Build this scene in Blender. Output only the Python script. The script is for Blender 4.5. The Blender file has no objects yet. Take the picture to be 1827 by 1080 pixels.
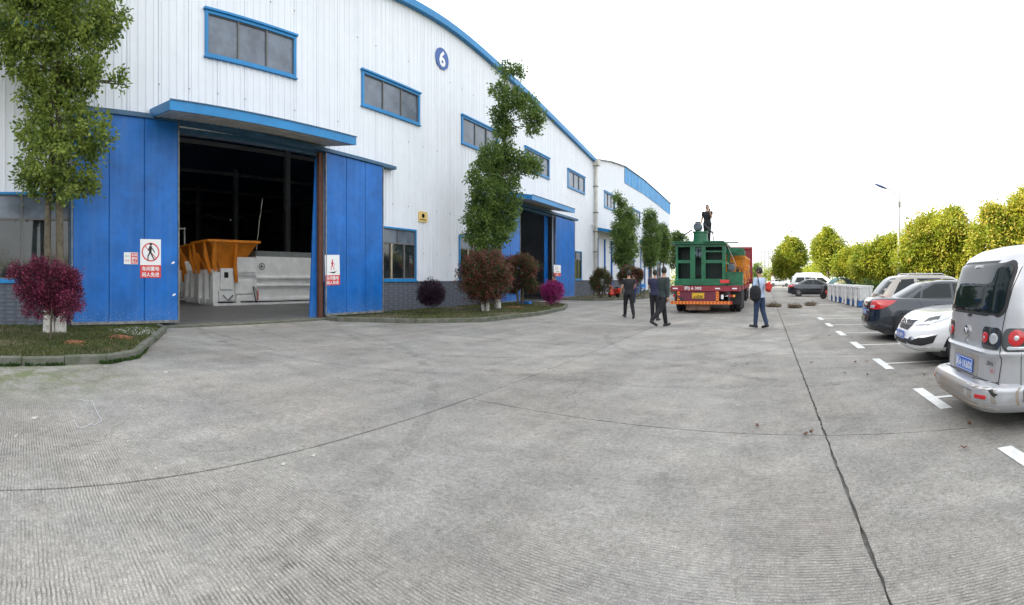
import bpy, math, random
import numpy as np
from mathutils import Vector, Matrix
PI = math.pi
sc = bpy.context.scene
C = sc.collection

# ------------------------------------------------------------------ camera
# the photograph is a swept phone panorama: 880 px per radian, horizon at row 498 of 1080
F = 880.0
CAM_H = 1.45
cd = bpy.data.cameras.new('camera')
cam = bpy.data.objects.new('camera', cd)
C.objects.link(cam)
sc.camera = cam
cd.type = 'PANO'
cd.panorama_type = 'CENTRAL_CYLINDRICAL'
cd.central_cylindrical_radius = 1.0
cd.central_cylindrical_range_u_min = -913.5 / F
cd.central_cylindrical_range_u_max = 913.5 / F
cd.central_cylindrical_range_v_min = -582 / F
cd.central_cylindrical_range_v_max = 498 / F
cd.clip_start = 0.05
cd.clip_end = 3000
cam.location = (0, 0, CAM_H)
cam.rotation_euler = (PI / 2, 0, (1367 - 913.5) / F)

# ------------------------------------------------------------------ sky, sun, exposure
SUN_EL, SUN_AZ = math.radians(27), math.radians(-113)      # azimuth clockwise from +Y
world = bpy.data.worlds.new('World')
sc.world = world
world.use_nodes = True
wn = world.node_tree
sky = wn.nodes.new('ShaderNodeTexSky')
sky.sky_type = 'NISHITA'
sky.sun_disc = False
sky.sun_elevation = SUN_EL
sky.sun_rotation = SUN_AZ
sky.air_density = 1.0
sky.dust_density = 3.5
sky.ozone_density = 1.0
# milky haze over the whole sky: the photograph's sky is an even blown-out white
hz = wn.nodes.new('ShaderNodeMix')
hz.data_type = 'RGBA'
hz.inputs['Factor'].default_value = 0.72
hz.inputs['B'].default_value = (6.1, 6.15, 6.25, 1)
wn.links.new(sky.outputs[0], hz.inputs['A'])
wn.links.new(hz.outputs['Result'], wn.nodes['Background'].inputs[0])
wn.nodes['Background'].inputs[1].default_value = 0.15
sl = bpy.data.lights.new('sun', 'SUN')
sl.energy = 5.0
sl.angle = math.radians(0.6)
sl.color = (1.0, 0.90, 0.74)
sun = bpy.data.objects.new('sun', sl)
C.objects.link(sun)
sun_dir = Vector((math.sin(SUN_AZ) * math.cos(SUN_EL), math.cos(SUN_AZ) * math.cos(SUN_EL), math.sin(SUN_EL)))
sun.rotation_euler = sun_dir.to_track_quat('Z', 'Y').to_euler()
sun.location = (-20, -10, 40)
sc.view_settings.view_transform = 'Standard'
sc.view_settings.look = 'None'
sc.view_settings.exposure = 1.42
sc.view_settings.gamma = 1.0
sc.render.engine = 'CYCLES'
sc.cycles.use_denoising = True
sc.cycles.max_bounces = 7
sc.cycles.transparent_max_bounces = 6
sc.cycles.sample_clamp_indirect = 8.0

# ------------------------------------------------------------------ helpers
R = random.Random(7)


def az(x):
    return (x - 1367.0) / F


def polar(x, r, z=0.0):
    a = az(x)
    return Vector((r * math.sin(a), r * math.cos(a), z))


PIECES = set('eye bolt door_post inner_door_edge door_lintel roller_door door_frame mullion hall_column top_plate post cross_beam side_beam side_rail corner_post skid_foot access_door hopper_rim hopper_leg rib '
             'hydraulic_ram strut bumper_bracket side_post strap bracket stem axle louvre canopy_post window ram_cover hose green_cover underbody bumper_scuff hall_wall'.split())


class MB:
    """collects shapes, then links them as one mesh object"""

    def __init__(s):
        s.v, s.f, s.m, s.cuts = [], [], [], []

    def add(s, vs, fs, m=0):
        o = len(s.v)
        s.cuts.append((o, len(s.f)))
        s.v += [tuple(p) for p in vs]
        s.f += [tuple(i + o for i in q) for q in fs]
        s.m += [m] * len(fs)
        return s

    def box(s, x0, x1, y0, y1, z0, z1, m=0, M=None):
        p = [Vector(q) for q in ((x0, y0, z0), (x1, y0, z0), (x1, y1, z0), (x0, y1, z0), (x0, y0, z1), (x1, y0, z1), (x1, y1, z1), (x0, y1, z1))]
        if M is not None:
            p = [M @ q for q in p]
        return s.add(p, [(0, 3, 2, 1), (4, 5, 6, 7), (0, 1, 5, 4), (1, 2, 6, 5), (2, 3, 7, 6), (3, 0, 4, 7)], m)

    def prism(s, poly, d, m=0):
        """poly: 3-D points of one face, d: extrusion vector"""
        n = len(poly)
        d = Vector(d)
        p = [Vector(q) for q in poly]
        return s.add(p + [q + d for q in p], [tuple(range(n - 1, -1, -1)), tuple(range(n, 2 * n))] + [(i, (i + 1) % n, n + (i + 1) % n, n + i) for i in range(n)], m)

    def tube(s, pts, rad, n=8, m=0, cap=True):
        pts = [Vector(p) for p in pts]
        if not hasattr(rad, '__len__'):
            rad = [rad] * len(pts)
        vs, fs = [], []
        u = None
        for i, p in enumerate(pts):
            t = (pts[min(i + 1, len(pts) - 1)] - pts[max(i - 1, 0)]).normalized()
            if u is None:
                u = t.orthogonal().normalized()
            u = (u - t * u.dot(t)).normalized()
            w = t.cross(u)
            for k in range(n):
                a = 2 * PI * k / n
                vs.append(p + (u * math.cos(a) + w * math.sin(a)) * rad[i])
        for i in range(len(pts) - 1):
            for k in range(n):
                a, b = i * n + k, i * n + (k + 1) % n
                fs.append((a, b, b + n, a + n))
        if cap:
            fs.append(tuple(range(n - 1, -1, -1)))
            fs.append(tuple(range((len(pts) - 1) * n, len(pts) * n)))
        return s.add(vs, fs, m)

    def lathe(s, prof, c, axis='z', n=24, m=0, cap=True):
        """prof: (radius, height) along the axis"""
        c = Vector(c)
        ax = {'x': Vector((1, 0, 0)), 'y': Vector((0, 1, 0)), 'z': Vector((0, 0, 1))}[axis] if isinstance(axis, str) else Vector(axis).normalized()
        u = ax.orthogonal().normalized()
        w = ax.cross(u)
        vs, fs = [], []
        for (r, h) in prof:
            for k in range(n):
                a = 2 * PI * k / n
                vs.append(c + ax * h + (u * math.cos(a) + w * math.sin(a)) * r)
        for i in range(len(prof) - 1):
            for k in range(n):
                a, b = i * n + k, i * n + (k + 1) % n
                fs.append((a, b, b + n, a + n))
        if cap:
            fs.append(tuple(range(n - 1, -1, -1)))
            fs.append(tuple(range((len(prof) - 1) * n, len(prof) * n)))
        return s.add(vs, fs, m)

    def ball(s, c, r, n=10, m=0):
        rx, ry, rz = r if hasattr(r, '__len__') else (r, r, r)
        vs, fs = [], []
        k2 = n * 2
        for i in range(n + 1):
            a = PI * i / n
            for k in range(k2):
                b = 2 * PI * k / k2
                vs.append((c[0] + rx * math.sin(a) * math.cos(b), c[1] + ry * math.sin(a) * math.sin(b), c[2] + rz * math.cos(a)))
        for i in range(n):
            for k in range(k2):
                a, b = i * k2 + k, i * k2 + (k + 1) % k2
                fs.append((a, a + k2, b + k2, b))
        return s.add(vs, fs, m)

    def mesh(s, name, mats, smooth=False, ang=None):
        me = bpy.data.meshes.new(name)
        me.from_pydata(s.v, [], s.f)
        for q in (mats if isinstance(mats, (list, tuple)) else [mats]):
            me.materials.append(q)
        if any(s.m):
            me.polygons.foreach_set('material_index', s.m)
        if smooth:
            me.polygons.foreach_set('use_smooth', [True] * len(me.polygons))
            me.set_sharp_from_angle(angle=math.radians(ang or 35))
        me.update()
        return me

    def build(s, name, mats, parent=None, smooth=False, ang=None, world=False):
        if name in PIECES and len(s.cuts) > 1 and parent is not None:      # each bar, post or plate is a part of its own
            out = None
            for i, (v0, f0) in enumerate(s.cuts):
                v1, f1 = s.cuts[i + 1] if i + 1 < len(s.cuts) else (len(s.v), len(s.f))
                q = MB()
                q.v = s.v[v0:v1]
                q.f = [tuple(k - v0 for k in f) for f in s.f[f0:f1]]
                q.m = s.m[f0:f1]
                out = link(name, q.mesh(name, mats, smooth, ang), parent, world)
            return out
        return link(name, s.mesh(name, mats, smooth, ang), parent, world)


def link(name, me, parent=None, world=False):
    o = bpy.data.objects.new(name, me)
    C.objects.link(o)
    if parent is not None:
        o.parent = parent
        if world:
            M = Matrix.Identity(4)
            p = parent
            while p is not None:
                M = local(p) @ M
                p = p.parent
            o.matrix_parent_inverse = M.inverted()
    return o


def local(p):
    return p.matrix_parent_inverse @ Matrix.Translation(p.location) @ p.rotation_euler.to_matrix().to_4x4()


def thing(name, label, cat, loc=(0, 0, 0), rz=0.0, group=None):
    o = bpy.data.objects.new(name, None)
    C.objects.link(o)
    o.empty_display_size = 0.2
    o.location = loc
    o.rotation_euler = (0, 0, rz)
    return tag(o, label, cat, group)


def tag(o, label=None, cat=None, group=None, kind=None):
    if label:
        o['label'] = label
    if cat:
        o['category'] = cat
    if group:
        o['group'] = group
    if kind:
        o['kind'] = kind
    return o


def struct(o):
    o['kind'] = 'structure'
    return o


def copy_tree(o, loc=None, rz=None, label=None, parent=None):
    kids = list(o.children)
    c = o.copy()
    C.objects.link(c)
    if parent is not None:
        c.parent = parent
    if loc is not None:
        c.location = loc
    if rz is not None:
        c.rotation_euler = (0, 0, rz)
    if label:
        c['label'] = label
    for ch in kids:
        copy_tree(ch, parent=c)
    return c


# ------------------------------------------------------------------ materials
def mat(name, col, rough=0.6, metal=0.0, var=0.0, vscale=4.0, bump=0.0, bscale=40.0, col2=None, spec=0.5, coat=0.0, alpha=None, trans=0.0, emit=None, island=0.0, dirt=None, coords='Object'):
    m = bpy.data.materials.new(name)
    m.use_nodes = True
    nt = m.node_tree
    b = nt.nodes['Principled BSDF']
    b.inputs['Roughness'].default_value = rough
    b.inputs['Metallic'].default_value = metal
    b.inputs['Specular IOR Level'].default_value = spec
    b.inputs['Base Color'].default_value = (*col, 1)
    if coat:
        b.inputs['Coat Weight'].default_value = coat
        b.inputs['Coat Roughness'].default_value = 0.06
    if trans:
        b.inputs['Transmission Weight'].default_value = trans
    if emit:
        b.inputs['Emission Color'].default_value = (*emit[0], 1)
        b.inputs['Emission Strength'].default_value = emit[1]
    tc = nt.nodes.new('ShaderNodeTexCoord')
    if var or col2:
        no = nt.nodes.new('ShaderNodeTexNoise')
        no.inputs['Scale'].default_value = vscale
        no.inputs['Detail'].default_value = 5
        no.inputs['Roughness'].default_value = 0.65
        nt.links.new(tc.outputs[coords], no.inputs['Vector'])
        rp = nt.nodes.new('ShaderNodeValToRGB')
        c2 = col2 or tuple(min(1, c * (1 + var)) for c in col)
        c1 = col if col2 else tuple(c * (1 - var) for c in col)
        rp.color_ramp.elements[0].position = 0.35
        rp.color_ramp.elements[1].position = 0.65
        rp.color_ramp.elements[0].color = (*c1, 1)
        rp.color_ramp.elements[1].color = (*c2, 1)
        nt.links.new(no.outputs['Fac'], rp.inputs['Fac'])
        src = rp.outputs['Color']
        if island:
            ge = nt.nodes.new('ShaderNodeNewGeometry')
            hs = nt.nodes.new('ShaderNodeHueSaturation')
            mr = nt.nodes.new('ShaderNodeMapRange')
            mr.inputs['To Min'].default_value = 1 - island
            mr.inputs['To Max'].default_value = 1 + island
            nt.links.new(ge.outputs['Random Per Island'], mr.inputs['Value'])
            nt.links.new(mr.outputs[0], hs.inputs['Value'])
            nt.links.new(src, hs.inputs['Color'])
            src = hs.outputs['Color']
        nt.links.new(src, b.inputs['Base Color'])
    if bump:
        nb = nt.nodes.new('ShaderNodeTexNoise')
        nb.inputs['Scale'].default_value = bscale
        nb.inputs['Detail'].default_value = 3
        nt.links.new(tc.outputs[coords], nb.inputs['Vector'])
        bp = nt.nodes.new('ShaderNodeBump')
        bp.inputs['Strength'].default_value = bump
        bp.inputs['Distance'].default_value = 0.02
        nt.links.new(nb.outputs['Fac'], bp.inputs['Height'])
        nt.links.new(bp.outputs['Normal'], b.inputs['Normal'])
    return m


def leafmat(name, c1, c2, trans=0.35, vscale=1.2, rough=0.5, rnd=0.6):
    """leaf: colour varies leaf by leaf and bough by bough, some light passes through"""
    m = bpy.data.materials.new(name)
    m.use_nodes = True
    nt = m.node_tree
    b = nt.nodes['Principled BSDF']
    b.inputs['Roughness'].default_value = rough
    b.inputs['Specular IOR Level'].default_value = 0.3
    ge = nt.nodes.new('ShaderNodeNewGeometry')
    no = nt.nodes.new('ShaderNodeTexNoise')
    no.inputs['Scale'].default_value = vscale
    nt.links.new(ge.outputs['Position'], no.inputs['Vector'])
    ad = nt.nodes.new('ShaderNodeMath')
    ad.operation = 'MULTIPLY_ADD'
    ad.inputs[1].default_value = rnd
    nt.links.new(ge.outputs['Random Per Island'], ad.inputs[0])
    mm = nt.nodes.new('ShaderNodeMath')
    mm.operation = 'MULTIPLY_ADD'
    mm.inputs[1].default_value = 1.8
    mm.inputs[2].default_value = -0.7
    nt.links.new(no.outputs['Fac'], mm.inputs[0])
    nt.links.new(mm.outputs[0], ad.inputs[2])
    mx = nt.nodes.new('ShaderNodeMix')
    mx.data_type = 'RGBA'
    mx.clamp_factor = True
    nt.links.new(ad.outputs[0], mx.inputs['Factor'])
    mx.inputs['A'].default_value = (*c1, 1)
    mx.inputs['B'].default_value = (*c2, 1)
    nt.links.new(mx.outputs['Result'], b.inputs['Base Color'])
    tr = nt.nodes.new('ShaderNodeBsdfTranslucent')
    nt.links.new(mx.outputs['Result'], tr.inputs['Color'])
    ms = nt.nodes.new('ShaderNodeMixShader')
    ms.inputs[0].default_value = trans
    out = nt.nodes['Material Output']
    nt.links.new(b.outputs[0], ms.inputs[1])
    nt.links.new(tr.outputs[0], ms.inputs[2])
    nt.links.new(ms.outputs[0], out.inputs['Surface'])
    return m


def concrete_mat():
    m = bpy.data.materials.new('tined_concrete')
    m.use_nodes = True
    nt = m.node_tree
    L = nt.links.new
    N = nt.nodes.new
    b = nt.nodes['Principled BSDF']
    b.inputs['Roughness'].default_value = 0.88
    b.inputs['Specular IOR Level'].default_value = 0.25
    ge = N('ShaderNodeNewGeometry')

    def noise(scale, detail=4, rough=0.6, vec=None, dist=0.0):
        n = N('ShaderNodeTexNoise')
        n.inputs['Scale'].default_value = scale
        n.inputs['Detail'].default_value = detail
        n.inputs['Roughness'].default_value = rough
        n.inputs['Distortion'].default_value = dist
        L(vec or ge.outputs['Position'], n.inputs['Vector'])
        return n.outputs['Fac']

    def ramp(f, p0, c0, p1, c1):
        r = N('ShaderNodeMapRange')
        r.inputs['From Min'].default_value = p0
        r.inputs['From Max'].default_value = p1
        r.inputs['To Min'].default_value = c0
        r.inputs['To Max'].default_value = c1
        L(f, r.inputs['Value'])
        return r.outputs[0]

    def mul(a, c):
        n = N('ShaderNodeMath')
        n.operation = 'MULTIPLY'
        L(a, n.inputs[0])
        if isinstance(c, float):
            n.inputs[1].default_value = c
        else:
            L(c, n.inputs[1])
        return n.outputs[0]
    # grooves run across the road (along X), about 3 cm apart, wandering and worn
    sep = N('ShaderNodeSeparateXYZ')
    L(ge.outputs['Position'], sep.inputs[0])
    oi = N('ShaderNodeObjectInfo')
    skew = N('ShaderNodeMath')
    skew.operation = 'MULTIPLY_ADD'
    L(sep.outputs['X'], skew.inputs[0])
    skew.inputs[1].default_value = 0.06
    L(sep.outputs['Y'], skew.inputs[2])
    st = N('ShaderNodeCombineXYZ')
    sx = mul(sep.outputs['X'], 0.55)
    L(sx, st.inputs['X'])
    L(skew.outputs[0], st.inputs['Y'])
    L(oi.outputs['Random'], st.inputs['Z'])
    wv = N('ShaderNodeTexWave')
    wv.wave_type = 'BANDS'
    wv.bands_direction = 'Y'
    wv.inputs['Scale'].default_value = 13.5
    wv.inputs['Distortion'].default_value = 3.0
    wv.inputs['Detail'].default_value = 2.0
    wv.inputs['Detail Scale'].default_value = 1.3
    L(st.outputs[0], wv.inputs['Vector'])
    wear = ramp(noise(0.55, 5, 0.7), 0.40, 0.12, 0.62, 1.0)
    groove = ramp(wv.outputs['Fac'], 0.10, 1.0, 0.42, 0.0)          # 1 inside a groove
    broken = ramp(noise(13, 4, 0.7), 0.38, 0.1, 0.58, 1.0)
    gd = mul(mul(groove, wear), broken)
    # tone
    big = ramp(noise(0.30, 6, 0.65, None, 0.6), 0.3, 0.78, 0.7, 1.20)
    med = ramp(noise(2.1, 6, 0.75), 0.3, 0.80, 0.72, 1.18)
    fine = ramp(noise(26, 6, 0.85), 0.30, 0.50, 0.70, 1.50)
    peb = ramp(noise(110, 2, 0.6), 0.3, 0.72, 0.7, 1.28)
    slab = ramp(oi.outputs['Random'], 0, 0.93, 1, 1.06)
    t = mul(mul(mul(mul(big, med), fine), peb), slab)
    # dark pits and spots
    vo = N('ShaderNodeTexVoronoi')
    vo.inputs['Scale'].default_value = 7.0
    vo.inputs['Randomness'].default_value = 1.0
    L(ge.outputs['Position'], vo.inputs['Vector'])
    spot = ramp(vo.outputs['Distance'], 0.03, 0.62, 0.09, 1.0)
    t = mul(t, spot)
    # tyre-darkened lanes along the road
    st2 = N('ShaderNodeCombineXYZ')
    L(sep.outputs['X'], st2.inputs['X'])
    L(mul(sep.outputs['Y'], 0.06), st2.inputs['Y'])
    lane = ramp(noise(1.1, 4, 0.7, st2.outputs[0]), 0.35, 0.88, 0.65, 1.08)
    t = mul(t, lane)
    t = mul(t, ramp(noise(0.9, 5, 0.75, None, 1.2), 0.60, 1.0, 0.72, 0.80))         # oil and damp stains
    t = mul(t, ramp(noise(0.42, 4, 0.6, st.outputs[0], 0.8), 0.58, 1.0, 0.72, 1.22))  # worn pale patches
    arcmask = ramp(noise(3.0, 4, 0.75), 0.42, 0.0, 0.60, 1.0)
    for (cx_, cy_, rad_, wd_) in ((-9.0, 16.0, 9.2, .11), (-9.0, 16.0, 10.9, .11), (4.0, 14.5, 8.4, .10), (-2.0, 22.0, 15.5, .13), (-13.0, -2.0, 11.4, .10)):
        va = N('ShaderNodeVectorMath')
        va.operation = 'DISTANCE'
        L(ge.outputs['Position'], va.inputs[0])
        va.inputs[1].default_value = (cx_, cy_, 0)
        sb = N('ShaderNodeMath')
        sb.operation = 'SUBTRACT'
        L(va.outputs['Value'], sb.inputs[0])
        sb.inputs[1].default_value = rad_
        ab = N('ShaderNodeMath')
        ab.operation = 'ABSOLUTE'
        L(sb.outputs[0], ab.inputs[0])
        t = mul(t, ramp(mul(ramp(ab.outputs[0], wd_ * .7, 1.0, wd_, 0.0), arcmask), 0, 1.0, 1, 0.80))   # tyre arcs
    wob = N('ShaderNodeTexNoise')
    wob.inputs['Scale'].default_value = 1.3
    wob.inputs['Detail'].default_value = 6
    L(ge.outputs['Position'], wob.inputs['Vector'])
    wa = N('ShaderNodeVectorMath')
    wa.operation = 'MULTIPLY_ADD'
    L(wob.outputs['Color'], wa.inputs[0])
    wa.inputs[1].default_value = (0.9, 0.9, 0)
    L(ge.outputs['Position'], wa.inputs[2])
    cr = N('ShaderNodeTexVoronoi')
    cr.feature = 'DISTANCE_TO_EDGE'
    cr.inputs['Scale'].default_value = 0.33
    L(wa.outputs[0], cr.inputs['Vector'])
    crk = mul(ramp(cr.outputs['Distance'], 0.0, 1.0, 0.0035, 0.0), ramp(noise(0.45, 3, 0.6), 0.50, 0.0, 0.56, 1.0))
    t = mul(t, ramp(crk, 0, 1.0, 1, 0.55))                                          # hairline cracks
    dark = ramp(gd, 0, 1.0, 1, 0.42)
    t = mul(t, dark)
    hue = N('ShaderNodeMix')
    hue.data_type = 'RGBA'
    L(ramp(noise(0.5, 4, 0.6), 0.4, 0.0, 0.7, 1.0), hue.inputs['Factor'])
    hue.inputs['A'].default_value = (0.268, 0.262, 0.241, 1)
    hue.inputs['B'].default_value = (0.300, 0.278, 0.246, 1)
    # moss / damp tint close to the planted islands, rust patches
    vd = N('ShaderNodeVectorMath')
    vd.operation = 'DISTANCE'
    L(ge.outputs['Position'], vd.inputs[0])
    vd.inputs[1].default_value = (-7.6, 0.4, 0)
    moss = mul(ramp(vd.outputs['Value'], 0.3, 0.85, 2.2, 0.0), ramp(noise(2.5, 5, 0.7), 0.40, 0.0, 0.58, 1.0))
    ms = N('ShaderNodeMix')
    ms.data_type = 'RGBA'
    L(moss, ms.inputs['Factor'])
    L(hue.outputs['Result'], ms.inputs['A'])
    ms.inputs['B'].default_value = (0.12, 0.145, 0.055, 1)
    vm = N('ShaderNodeVectorMath')
    vm.operation = 'SCALE'
    L(ms.outputs['Result'], vm.inputs[0])
    L(t, vm.inputs['Scale'])
    L(vm.outputs[0], b.inputs['Base Color'])
    hgt = N('ShaderNodeMath')
    hgt.operation = 'MULTIPLY_ADD'
    L(gd, hgt.inputs[0])
    hgt.inputs[1].default_value = -0.8
    L(mul(noise(45, 4, 0.7), 0.6), hgt.inputs[2])
    bp = N('ShaderNodeBump')
    bp.inputs['Strength'].default_value = 0.9
    bp.inputs['Distance'].default_value = 0.006
    L(hgt.outputs[0], bp.inputs['Height'])
    L(bp.outputs[0], b.inputs['Normal'])
    return m


def panel_mat(name, col, streak=0.12, rough=0.45, dirt=(0.25, 0.24, 0.22), dirt_amt=0.25, zdirt=0.0):
    """painted sheet steel with faint vertical rain streaks and blotches"""
    m = bpy.data.materials.new(name)
    m.use_nodes = True
    nt = m.node_tree
    L, N = nt.links.new, nt.nodes.new
    b = nt.nodes['Principled BSDF']
    b.inputs['Roughness'].default_value = rough
    b.inputs['Specular IOR Level'].default_value = 0.35
    ge = N('ShaderNodeNewGeometry')
    mp = N('ShaderNodeMapping')
    mp.inputs['Scale'].default_value = (3.5, 3.5, 0.25)
    L(ge.outputs['Position'], mp.inputs['Vector'])
    n1 = N('ShaderNodeTexNoise')
    n1.inputs['Scale'].default_value = 1.6
    n1.inputs['Detail'].default_value = 6
    L(mp.outputs[0], n1.inputs['Vector'])
    n2 = N('ShaderNodeTexNoise')
    n2.inputs['Scale'].default_value = 1.1
    n2.inputs['Detail'].default_value = 8
    n2.inputs['Roughness'].default_value = 0.7
    L(ge.outputs['Position'], n2.inputs['Vector'])
    mr = N('ShaderNodeMapRange')
    mr.inputs['From Min'].default_value = 0.45
    mr.inputs['From Max'].default_value = 0.8
    mr.inputs['To Max'].default_value = dirt_amt
    L(n1.outputs['Fac'], mr.inputs['Value'])
    fac = mr.outputs[0]
    if zdirt:
        sp = N('ShaderNodeSeparateXYZ')
        L(ge.outputs['Position'], sp.inputs[0])
        mz = N('ShaderNodeMapRange')
        mz.inputs['From Min'].default_value = 0.15
        mz.inputs['From Max'].default_value = 1.0
        mz.inputs['To Min'].default_value = zdirt
        mz.inputs['To Max'].default_value = 0.0
        L(sp.outputs['Z'], mz.inputs['Value'])
        mm = N('ShaderNodeMath')
        mm.operation = 'MULTIPLY'
        L(mz.outputs[0], mm.inputs[0])
        L(n2.outputs['Fac'], mm.inputs[1])
        aa = N('ShaderNodeMath')
        aa.use_clamp = True
        L(mm.outputs[0], aa.inputs[0])
        L(fac, aa.inputs[1])
        fac = aa.outputs[0]
    mx = N('ShaderNodeMix')
    mx.data_type = 'RGBA'
    L(fac, mx.inputs['Factor'])
    hs = N('ShaderNodeHueSaturation')
    hs.inputs['Color'].default_value = (*col, 1)
    m2 = N('ShaderNodeMapRange')
    m2.inputs['From Min'].default_value = 0.3
    m2.inputs['From Max'].default_value = 0.7
    m2.inputs['To Min'].default_value = 1 - streak
    m2.inputs['To Max'].default_value = 1 + streak * 0.6
    L(n2.outputs['Fac'], m2.inputs['Value'])
    L(m2.outputs[0], hs.inputs['Value'])
    L(hs.outputs[0], mx.inputs['A'])
    mx.inputs['B'].default_value = (*dirt, 1)
    res = mx.outputs['Result']
    if zdirt:
        n3 = N('ShaderNodeTexNoise')
        n3.inputs['Scale'].default_value = 26
        n3.inputs['Detail'].default_value = 4
        n3.inputs['Roughness'].default_value = 0.8
        L(ge.outputs['Position'], n3.inputs['Vector'])
        th = N('ShaderNodeMapRange')
        th.inputs['From Min'].default_value = 0.15
        th.inputs['From Max'].default_value = 1.3
        th.inputs['To Min'].default_value = 0.60
        th.inputs['To Max'].default_value = 0.74
        L(sp.outputs['Z'], th.inputs['Value'])
        gt = N('ShaderNodeMath')
        gt.operation = 'GREATER_THAN'
        L(n3.outputs['Fac'], gt.inputs[0])
        L(th.outputs[0], gt.inputs[1])
        m3 = N('ShaderNodeMix')
        m3.data_type = 'RGBA'
        L(gt.outputs[0], m3.inputs['Factor'])
        L(res, m3.inputs['A'])
        m3.inputs['B'].default_value = (0.42, 0.46, 0.48, 1)
        res = m3.outputs['Result']
        bp = N('ShaderNodeBump')
        bp.inputs['Strength'].default_value = 0.5
        bp.inputs['Distance'].default_value = 0.03
        L(n2.outputs['Fac'], bp.inputs['Height'])
        L(bp.outputs[0], b.inputs['Normal'])
    L(res, b.inputs['Base Color'])
    return m


M = {}
M['concrete'] = concrete_mat()
M['joint'] = mat('joint_filler', (0.17, 0.17, 0.155), 0.95, var=0.35, vscale=12, bump=0.6, bscale=60)
M['kerb'] = mat('kerb_concrete', (0.165, 0.160, 0.140), 0.9, col2=(0.085, 0.10, 0.06), vscale=3.5, bump=0.6, bscale=50)
M['soil'] = mat('soil', (0.085, 0.07, 0.045), 0.95, col2=(0.16, 0.12, 0.07), vscale=5, bump=0.8, bscale=30)
M['verge'] = mat('verge_soil', (0.14, 0.11, 0.06), 0.95, col2=(0.10, 0.13, 0.04), vscale=0.8, bump=0.5)
M['clad'] = panel_mat('white_cladding', (0.74, 0.77, 0.82), 0.05, 0.4, (0.50, 0.52, 0.54), 0.22)
M['seam'] = mat('cladding_seam', (0.32, 0.34, 0.37), 0.7)
M['blue'] = panel_mat('blue_door_paint', (0.004, 0.130, 0.47), 0.32, 0.42, (0.05, 0.17, 0.45), 0.5, zdirt=0.9)
M['trim'] = panel_mat('blue_trim', (0.014, 0.215, 0.50), 0.2, 0.4, (0.05, 0.2, 0.4), 0.4)
M['trimdark'] = mat('dark_blue_trim', (0.03, 0.10, 0.19), 0.5, var=0.2)
M['brick'] = mat('grey_brick', (0.105, 0.118, 0.145), 0.8, var=0.25, vscale=7, bump=0.3, island=0.14)
M['mortar'] = mat('mortar', (0.05, 0.056, 0.066), 0.9)
M['glass'] = mat('dusty_window_glass', (0.115, 0.14, 0.18), 0.22, var=0.3, vscale=1.6, spec=0.6)
M['glasslow'] = mat('dark_window_glass', (0.022, 0.028, 0.03), 0.05, var=0.5, vscale=1.2, spec=0.7)
M['tan'] = mat('tan_aluminium', (0.42, 0.36, 0.25), 0.45, var=0.12)
M['greyframe'] = mat('grey_frame', (0.12, 0.12, 0.12), 0.5)
M['cream'] = mat('cream_pipe', (0.50, 0.49, 0.44), 0.55, var=0.15, vscale=2)
M['rust'] = mat('rusty_brown_steel', (0.085, 0.030, 0.020), 0.7, col2=(0.13, 0.055, 0.03), vscale=5)
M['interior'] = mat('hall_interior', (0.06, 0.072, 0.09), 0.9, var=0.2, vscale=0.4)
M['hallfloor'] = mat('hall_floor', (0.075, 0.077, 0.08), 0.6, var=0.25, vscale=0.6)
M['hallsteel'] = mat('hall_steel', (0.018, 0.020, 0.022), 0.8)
M['steel'] = mat('dark_steel', (0.05, 0.055, 0.06), 0.5, 0.4)
M['white'] = mat('white_paint', (0.72, 0.73, 0.73), 0.4, var=0.07, vscale=3)
M['signwhite'] = mat('sign_white', (0.80, 0.80, 0.80), 0.45)
M['signred'] = mat('sign_red', (0.62, 0.045, 0.04), 0.45)
M['black'] = mat('black_print', (0.015, 0.015, 0.015), 0.5)
M['green_ink'] = mat('green_print', (0.05, 0.30, 0.10), 0.5)
M['yellow'] = mat('yellow_board', (0.72, 0.50, 0.16), 0.45, var=0.12, vscale=6)
M['numblue'] = mat('number_blue', (0.02, 0.09, 0.33), 0.45)
M['orange'] = mat('orange_paint', (0.66, 0.21, 0.015), 0.42, var=0.18, vscale=2)
M['yellowpaint'] = mat('yellow_orange_paint', (0.68, 0.27, 0.025), 0.45, var=0.2)
M['greypaint'] = mat('machine_grey', (0.17, 0.19, 0.19), 0.5, var=0.1)
M['machwhite'] = mat('machine_white', (0.80, 0.81, 0.80), 0.4, var=0.08, vscale=2)
M['rubber'] = mat('rubber', (0.018, 0.018, 0.019), 0.8, var=0.3, vscale=8)
M['rustdirt'] = mat('rusty_road_dirt', (0.27, 0.19, 0.12), 0.8, col2=(0.36, 0.33, 0.29), vscale=14)
M['rim'] = mat('alloy_rim', (0.35, 0.35, 0.36), 0.35, 0.8)
M['bark'] = mat('bark', (0.075, 0.062, 0.040), 0.95, col2=(0.14, 0.12, 0.085), vscale=9, bump=1.0, bscale=25)
M['lime'] = mat('limewash', (0.62, 0.62, 0.58), 0.9, col2=(0.40, 0.38, 0.33), vscale=8, bump=0.6, bscale=25)
M['mark'] = mat('road_paint', (0.55, 0.56, 0.54), 0.8, col2=(0.72, 0.73, 0.71), vscale=9, bump=0.3, coords='Object')
M['camphor'] = leafmat('camphor_leaves', (0.055, 0.11, 0.022), (0.34, 0.41, 0.085), 0.5, 2.6)
M['camphor_dark'] = leafmat('dark_camphor_leaves', (0.040, 0.095, 0.024), (0.22, 0.31, 0.075), 0.45, 1.8)
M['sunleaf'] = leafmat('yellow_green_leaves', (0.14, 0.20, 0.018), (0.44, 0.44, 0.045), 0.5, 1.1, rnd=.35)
M['goldleaf'] = leafmat('golden_new_leaves', (0.36, 0.34, 0.04), (0.46, 0.36, 0.08), 0.5, 0.8, rnd=.4)
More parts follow.
